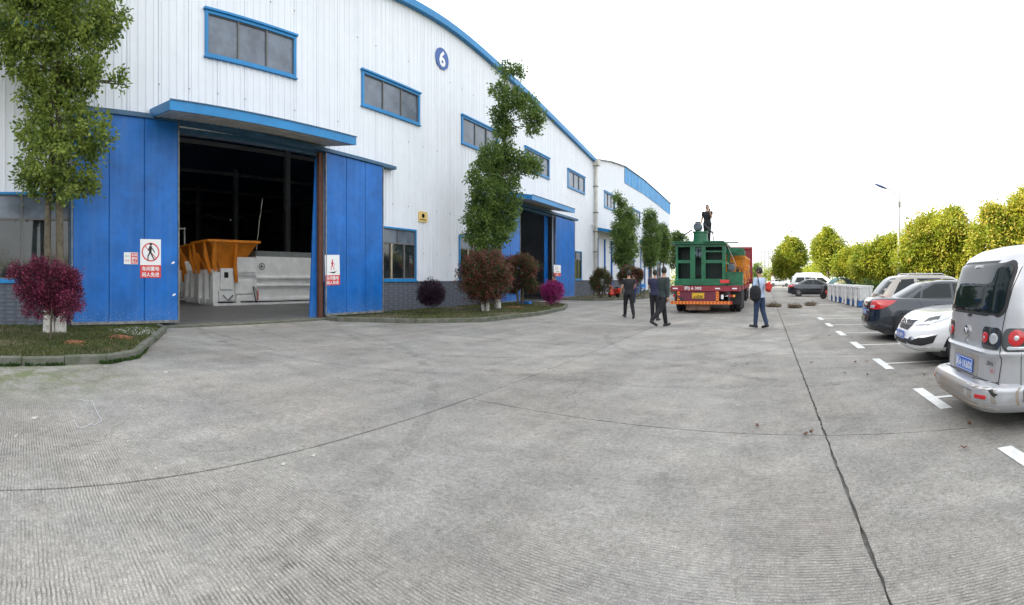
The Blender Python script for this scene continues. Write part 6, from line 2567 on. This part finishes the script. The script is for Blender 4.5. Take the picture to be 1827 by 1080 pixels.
    n1, n2 = 12, 24
    for i in range(n1 + 1):
        a = PI * .72 * i / n1
        for k in range(n2):
            b = 2 * PI * k / n2
            front = max(0, math.sin(b))
            aa = a * (1 - .42 * front * front)
            q = 1 + .02 * math.sin(b * 7 + i)
            p = Vector((.081 * q * math.sin(aa) * math.cos(b), .099 * q * math.sin(aa) * math.sin(b) - .006, .105 + .118 * q * math.cos(aa)))
            vs.append((hc + Rh @ p) * s)
    for i in range(n1):
        for k in range(n2):
            a, b = i * n2 + k, i * n2 + (k + 1) % n2
            fs.append((a, a + n2, b + n2, b))
    mb.add(vs, fs)
    if hairlen:
        mb.ball(tuple((hc + Rh @ Vector((0, -.065, .05))) * s), (.06 * s, .045 * s, (.07 + hairlen) * s), 8)
    mb.build('hair', M['hair'], t, True)
    mb = MB()
    for sd in (-1, 1):
        mb.ball(tuple((hc + Rh @ Vector((sd * .028, .083, .104))) * s), (.011 * s, .006 * s, .006 * s), 6)
    mb.build('eye', M['black'], t, True)
    hw_ = [local(t) @ (h * s) for h, w_, f_ in hands]
    return t, hw_


def at_ground(x, y):
    return polar(x, F * CAM_H / (y - 498))


BK = cloth('black_cotton', (0.012, 0.013, 0.016))
BT = cloth('black_trousers', (0.010, 0.010, 0.012))
NV = cloth('navy_shirt', (0.022, 0.024, 0.06))
GG = cloth('dark_grey_green_jacket', (0.030, 0.042, 0.042))
JN = cloth('blue_jeans', (0.022, 0.042, 0.09))
LB = cloth('pale_blue_shirt', (0.42, 0.52, 0.68))
PU = cloth('purple_top', (0.10, 0.015, 0.16))
RD = cloth('rust_red_top', (0.30, 0.05, 0.03))
SH = M['plastic']

p = at_ground(1122, 568.5)
person('man in black T-shirt and trousers walking, leftmost of the three men in the yard', p, .55, 1.70, legs=((.30, .15), (-.22, .25)), arms=((.1, .22, .5, .1), (.35, .18, 1.0, -.1)), cols=dict(shirt=BK, trousers=BT, shoes=SH), head=(.3, 0))
p = at_ground(1168.5, 572)
person('man in navy shirt standing with his back turned, middle of the three men', p, -.1, 1.72, legs=((.03, 0), (-.03, .03)), arms=((.25, .15, 1.2, .3), (.15, .18, .9, .35)), cols=dict(shirt=NV, trousers=BT, shoes=SH), sleeve=.5, head=(.1, -.1))
p = at_ground(1184, 583)
tD, hD = person('man in dark grey jacket striding with a yellow tape roll, rightmost of the three men', p, -.75, 1.78, legs=((.20, .05), (-.42, .38)), arms=((.12, .12, .18, 0), (-.1, .12, .2, 0)), cols=dict(shirt=GG, trousers=BT, shoes=SH), sleeve=1, head=(.9, .0))
h = hD[0]
t = thing('tape_roll', 'roll of yellow tape held by the man in the dark grey jacket', 'tape', (h.x, h.y, h.z - .045), 0.3)
mb = MB()
mb.lathe([(.042, -.022), (.072, -.022), (.072, .022), (.042, .022), (.040, 0)], (0, 0, 0), 'y', 28, cap=False)
mb.build('tape', M['yellow'], t, True)
mb = MB()
mb.lathe([(.036, -.024), (.040, -.024), (.040, .024), (.036, .024)], (0, 0, 0), 'y', 28, cap=False)
mb.build('core', M['dusty'], t, True)

p = at_ground(1355, 586)
E_, hE = person('man in pale blue shirt and jeans with bags walking right of the trailer', p, .95, 1.72, legs=((.11, .04), (-.12, .20)), arms=((.05, .16, .5, .1), (.10, .12, .7, .2)), cols=dict(shirt=LB, trousers=JN, shoes=SH), sleeve=.95, head=(.15, -.05))
Rz = Matrix.Rotation(.95, 4, 'Z')


def on_back(v):
    return p + (Rz @ Vector(v))


t = thing('shoulder_bag', 'black bag slung on the back of the man in the pale blue shirt', 'bag', on_back((-.27, -.05, 1.03)), 1.15 - PI / 2)
mb = MB()
mb.ball((0, 0, 0), (.20, .10, .24), 10)
for i, v in enumerate(mb.v):
    q = Vector(v)
    mb.v[i] = (max(-.17, min(.17, q.x)), max(-.085, min(.085, q.y)), q.z)
mb.build('bag', BK, t, True)
mb = MB()
mb.tube([(.12, .02, .16), (.08, .06, .34), (.0, .16, .47), (-.04, .26, .45)], .016, 6)
mb.tube([(-.12, .02, .16), (-.10, .06, .34), (-.06, .16, .46)], .016, 6)
mb.box(-.12, .12, -.105, -.08, -.16, .02)
mb.build('strap', BT, t)
t = thing('red_jacket', 'red folded jacket carried over the right shoulder of the man with the black bag', 'jacket', on_back((.08, -.27, 1.22)), 1.15)
mb = MB()
mb.ball((0, 0, 0), (.10, .105, .15), 10)
rj = random.Random(4)
for i, v in enumerate(mb.v):
    mb.v[i] = tuple(c * (1 + .12 * math.sin(v[2] * 40 + v[0] * 30)) for c in v)
mb.build('cloth', cloth('red_cloth', (.50, .045, .03)), t, True)

p = polar(1131, 30.5)
person('woman in purple top standing behind the man in the black T-shirt', p, 2.6, 1.60, legs=((.05, 0), (-.05, .05)), arms=((.3, .1, 1.1, .3), (.3, .1, 1.1, .3)), cols=dict(shirt=PU, trousers=cloth('dark_blue_skirt', (.02, .03, .09)), shoes=SH), female=True, hairlen=.05)
p = polar(988, 30.5, .05)
person('woman in rust red top at the far doorway behind the magenta azalea', p, 2.5, 1.62, arms=((.2, .12, .9, .3), (.2, .12, .9, .3)), cols=dict(shirt=RD, trousers=BT, shoes=SH), female=True, hairlen=.04)
p = Vector((TX - .10, TY + 1.55, 3.002))
tF, hF = person('man in dark clothes standing on top of the green machine, hand raised to his face', p, 2.95, 1.70, legs=((.08, .05), (-.08, .05)), arms=((.55, .15, 1.95, .15), (.05, .2, .3, 0)), cols=dict(shirt=BK, trousers=BT, shoes=SH), head=(.3, -.1))
h = hF[0]
t = thing('mobile_phone', 'dark mobile phone held up by the man on the green machine', 'phone', (h.x, h.y, h.z + .03), 2.9)
mb = MB()
mb.box(-.038, .038, -.005, .005, -.07, .07)
mb.build('phone', M['plastic'], t)

# ================================================================== MACHINES INSIDE THE HALL
def compactor(label, loc):
    """long white waste compactor standing along Y, control end towards the door side, orange hopper on its end"""
    t = thing('waste_compactor', label, 'machine', loc, 0, 'white waste compactors inside the hall')

    def bx(name, boxes, m):
        mb = MB()
        for b in boxes:
            mb.box(*b)
        return mb.build(name, M[m] if isinstance(m, str) else m, t)
    bx('container', [(-1.9, -.05, 2.6, 7.2, .22, 2.62)], 'machwhite')
    bx('container_top', [(-1.85, -.08, 2.6, 7.2, 2.62, 2.92)], 'greypaint')
    bx('side_rail', [(-.05, .03, 2.6, 7.2, 1.42, 1.50), (-.05, .03, 2.6, 7.2, 1.0, 1.06), (-.05, .02, 2.55, 7.2, .2, .34)], 'machwhite')
    bx('ram_body', [(-1.85, -.12, .25, 2.6, .20, 1.75)], 'machwhite')
    bx('ram_cover', [(-1.2, .02, 1.35, 2.55, 1.75, 2.55), (-1.25, -.02, 1.3, 2.6, 1.60, 1.75)], 'machwhite')
    bx('control_cabinet', [(-.12, .04, .45, 1.15, .85, 1.95)], 'machwhite')
    bx('cabinet_screen', [(.04, .05, .62, .86, 1.45, 1.75)], 'black')
    bx('access_door', [(-.12, .01, .35, 1.25, .25, .80), (-.12, .01, 1.30, 2.4, .62, 1.28), (-.12, .0, 1.4, 2.45, .22, .56)], 'machwhite')
    bx('skid_foot', [(-1.9, .02, 0, .25, 0, .34), (-1.9, .0, 0, 7.2, .0, .12), (-.2, .05, 1.35, 1.6, 0, .4)], 'machwhite')
    bx('corner_post', [(-.18, .03, -.03, .22, .1, 1.9), (-1.05, -.9, -.03, .2, .1, 1.9), (-1.9, -1.75, -.03, .2, .1, 1.9)], 'machwhite')
    # orange hopper, open on top, with stiffening legs
    mb = MB()
    z0, z1 = 1.95, 3.38
    b0 = [(-1.7, .5), (-.2, .5), (-.2, 1.6), (-1.7, 1.6)]
    b1 = [(-2.0, -.35), (.25, -.35), (.25, 2.6), (-2.0, 2.6)]
    th = .03
    for k in range(4):
        a, b = b0[k], b0[(k + 1) % 4]
        c, d = b1[(k + 1) % 4], b1[k]
        mb.add([(*a, z0), (*b, z0), (*c, z1), (*d, z1)], [(0, 1, 2, 3)])
        mb.add([(*a, z0 + .02), (*b, z0 + .02), (c[0] * .985, c[1] * .985, z1), (d[0] * .985, d[1] * .985, z1)], [(3, 2, 1, 0)])
    mb.build('hopper', M['orange'], t)
    bx('hopper_rim', [(-2.05, .30, -.42, -.34, 3.30, 3.42), (.24, .31, -.34, 2.62, 3.30, 3.42), (-2.05, .30, 2.6, 2.68, 3.30, 3.42), (-2.06, -2.0, -.34, 2.6, 3.30, 3.42)], 'orange')
    mb = MB()
    for y in (-.1, 1.15):
        for d in (0,):
            mb.prism([(-.02, y, 3.30), (.26, y, 3.30), (.16, y, 2.2), (.10, y + .10, 1.2 if y > 0 else 1.8), (.0, y + .1, 1.2 if y > 0 else 1.8), (.0, y, 2.2)], (0, .16, 0))
    for x in (-1.7, -.3):
        mb.prism([(x, -.36, 3.3), (x, -.02, 1.95), (x, -.02, 1.7), (x, -.14, 1.7), (x, -.42, 2.6), (x, -.42, 3.3)], (.09, 0, 0))
    mb.build('hopper_leg', M['orange'], t)
    mb = MB()
    mb.lathe([(.19, .0), (.19, .012), (.15, .014), (.15, 0)], (-.03, 2.95, 2.08), 'x', 28, cap=False)
    mb.box(-.04, -.02, 2.86, 3.04, 2.04, 2.10)
    mb.box(-.04, -.02, 2.92, 2.98, 1.98, 2.18)
    mb.build('emblem', M['greypaint'], t)
    text('8', .30, (.004, 1.85, 1.02), (0, 1, 0), (0, 0, 1), M['greypaint'], t)
    mb = MB()
    mb.tube([(.05, 2.35, 1.0), (.12, 2.42, .55), (.10, 2.5, .15)], .03, 6)
    mb.tube([(.05, 2.45, .95), (.14, 2.55, .6), (.12, 2.55, .12)], .02, 6)
    mb.tube([(.04, .55, .55), (.12, .8, .28), (.06, 1.1, .5)], .03, 6)
    mb.tube([(.04, .9, .3), (.12, 1.1, .55)], .025, 6)
    mb.build('hose', M['plastic'], t, True)
    mb = MB()
    mb.tube([(.13, 2.6, .85), (.13, 2.62, .5), (.13, 2.6, .25)], .028, 6)
    mb.build('red_hose', M['signred'], t, True)
    return t


c0 = compactor('white waste compactor with orange hopper nearest inside the big doorway', (-22.9, 11.05, .058))
copy_tree(c0, (-25.9, 11.5, .058), None, 'white waste compactor with orange hopper, second behind the nearest in the hall')
copy_tree(c0, (-30.0, 11.0, .058), None, 'white waste compactor with orange hopper, third in the hall beside the left door leaf')
t = thing('hanging_cable', 'thin pale cable hanging from the hall roof above the compactor', 'cable', (-24, 14.6, 3))
mb = MB()
mb.tube([(0, .1, 3.0), (.05, -.15, 1.6), (0, -.3, .1)], .012, 6)
mb.build('cable', M['cream'], t)
t = thing('scaffold_rack', 'dim white rack frame standing left behind the compactors', 'rack', (-36, 11.5, .058))
mb = MB()
for x in (0, 2.2):
    for y in (0, 2.4):
        mb.box(x, x + .08, y, y + .08, 0, 5.2)
mb.build('post', M['white'], t)
for z in (2.0, 3.6, 5.1):
    mb = MB()
    mb.box(0, 2.3, -.1, 2.5, z, z + .07)
    mb.build('shelf', M['white'], t)
for k in range(5):
    mb = MB()
    mb.box(-48 + k * 2.6, -46.4 + k * 2.6, 18 + k * 1.8, 19.6 + k * 1.8, .058, 2.0 + .4 * (k % 3))
    mb.box(-47.8 + k * 2.6, -46.6 + k * 2.6, 18.2 + k * 1.8, 19.3 + k * 1.8, 2.0 + .4 * (k % 3), 2.5 + .4 * (k % 3))
    tag(mb.build('machine_crate', M['greypaint' if k % 2 else 'steel']), 'dim machine block deep in the hall, number %s from the door' % ['one', 'two', 'three', 'four', 'five'][k], 'machine')

# ================================================================== BITS ON THE GROUND
def plant_heap(label, x, y, w, seed):
    p = at_ground(x, y)
    t = thing('uprooted_plants', label, 'plant heap', (p.x, p.y, 0), 0, 'heaps of uprooted plants on the road')
    rng = np.random.default_rng(seed)
    mb = MB()
    rr = random.Random(seed)
    for k in range(60):
        a, q = rr.uniform(0, 2 * PI), rr.uniform(0, w)
        c = Vector((math.cos(a) * q, math.sin(a) * q * .6, .02))
        d = Vector((rr.uniform(-1, 1), rr.uniform(-1, 1), rr.uniform(.1, .9))).normalized() * rr.uniform(.12, .38)
        mb.tube([c, c + d * .5 + Vector((0, 0, .04)), c + d], [.012, .008, .003], 5)
    mb.build('twig', M['bark'], t)
    mb = MB()
    for k in range(5):
        a, q = rr.uniform(0, 2 * PI), rr.uniform(0, w * .7)
        mb.ball((math.cos(a) * q, math.sin(a) * q * .6, .06), (rr.uniform(.1, .2), rr.uniform(.08, .16), rr.uniform(.06, .12)), 6)
    for i, v in enumerate(mb.v):
        mb.v[i] = (v[0] + rr.uniform(-.02, .02), v[1] + rr.uniform(-.02, .02), max(0.002, v[2] + rr.uniform(-.02, .02)))
    mb.build('root_ball', M['soil'], t)
    bl = [(math.cos(k) * w * .5, math.sin(k * 2) * w * .3, .12, w * .5, w * .35, .12) for k in range(4)]
    link('leaves', crown_mesh('leaves', bl, 500, .05, [M['litter'], M['hedge']], seed, .08, 8, .3, .3), t)


plant_heap('heap of uprooted plants just right of the man in the pale blue shirt', 1381, 548, .42, 61)
plant_heap('middle heap of uprooted plants on the road, the lowest of the three', 1418, 550, .36, 62)
plant_heap('heap of uprooted plants nearest the white containers, with sticking twigs', 1447, 546, .34, 63)

rl = random.Random(12)
spots = [(1448, 649), (1526, 648), (1545, 647), (1351, 763), (1437, 779), (1720, 803), (1508, 668), (1548, 671), (1649, 671), (1333, 651), (1480, 600), (1447, 775), (1730, 760)]
q = np.random.default_rng(9)
for k, (x, y) in enumerate(spots):
    p = at_ground(x, y)
    L = rl.uniform(.028, .05)
    mb = MB()
    n_ = 8
    top = []
    for i in range(n_):
        a = 2 * PI * i / n_
        top.append((L * math.cos(a), L * .5 * math.sin(a), .012 + .018 * abs(math.cos(a)) + rl.uniform(0, .012)))
    mb.add(top + [(0, 0, .008)], [(i, (i + 1) % n_, n_) for i in range(n_)])
    mb.tube([(L, 0, .02), (L * 1.5, .01, .03)], .003, 4)
    o = mb.build('fallen_leaf', M['litter'], None, True)
    o.location = (p.x, p.y, .004)
    o.rotation_euler = (0, 0, rl.uniform(0, 6))
    own = {3: 'dark reddish dry leaf on the concrete, farthest left of the wide joint', 4: 'dry leaf lying against the cross joint just left of the wide joint', 5: 'large curled dry leaf nearest the camera below the silver van',
           0: 'dry leaf just right of the wide joint level with the white saloon', 8: 'dry leaf on the concrete close to the rear of the silver van', 9: 'lone dry leaf left of the wide joint in the middle distance',
           10: 'dry leaf beside the farthest parking marks', 12: 'dry leaf between the silver van and the large curled leaf', 6: 'dry leaf near the parking mark in front of the white saloon', 11: 'dry leaf just above the cross joint close to the wide joint'}
    tag(o, own.get(k, 'small dry leaf between the wide joint and the white saloon'), 'leaf', 'dry leaves scattered on the concrete')
spots = [(62, 747), (296, 665), (400, 702), (25, 850), (28, 780), (278, 838), (560, 815), (212, 779), (188, 655), (540, 795), (505, 830), (75, 645), (228, 790)]
for k, (x, y) in enumerate(spots):
    p = at_ground(x, y)
    L = rl.uniform(.012, .024) * (2.6 if k < 2 else 1)
    mb = MB()
    P = [(L * math.cos(a + rl.uniform(-.3, .3)) * rl.uniform(.6, 1.2), L * .8 * math.sin(a) * rl.uniform(.6, 1.2), 0) for a in (0, 1.1, 2.3, 3.3, 4.4, 5.4)]
    mb.prism(P, (0, 0, .004))
    mb.v[7] = (mb.v[7][0], mb.v[7][1], .02)
    o = mb.build('paper_scrap', M['cream'])
    o.location = (p.x, p.y, .004)
    lab = 'tiny pale scrap on the ribbed concrete of the left foreground'
    if k == 0:
        lab = 'largest pale scrap on the ribbed concrete below the purple bush'
    if k == 1:
        lab = 'pale scrap on the concrete in front of the big doorway'
    tag(o, lab, 'scrap', 'pale scraps scattered on the left concrete' if k > 1 else None)
P = [at_ground(148 + 30 * math.cos(a) + 6 * math.sin(a * 3.1), 742 + (28 if a < 1 else 20) * math.sin(a) + 4 * math.cos(a * 4.3)) + Vector((0, 0, .012)) for a in np.linspace(-1.9, 2.6, 30)]
t = thing('string_loop', 'loop of thin white string lying on the ribbed concrete at the left', 'string', (P[0].x, P[0].y, 0))
mb = MB()
mb.tube(P, .003, 5)
mb.build('string', M['farwall'], t, True, world=True)
p = at_ground(866, 572)
mb = MB()
mb.prism([(-.07, -.05, 0), (.08, -.06, 0), (.07, .06, 0), (-.06, .05, 0)], (0, 0, .1))
for i in (4, 5, 6, 7):
    mb.v[i] = (mb.v[i][0] * .6 + .01 * i, mb.v[i][1] * .7, mb.v[i][2] - .01 * (i % 3))
o = mb.build('plastic_scrap', M['bluebit'])
o.location = (p.x, p.y, .004)
tag(o, 'crumpled bright blue plastic scrap at the foot of the middle kerb', 'litter')
p = polar(936, 26.5, .11)
mb = MB()
mb.prism([(-.35, -.2, 0), (.35, -.2, 0), (.35, .2, 0), (-.35, .2, 0)], (0, 0, .14))
o = mb.build('plastic_tray', M['bluebit'])
o.location = p
tag(o, 'low blue tray on the grass below the two tiered red bush', 'tray')
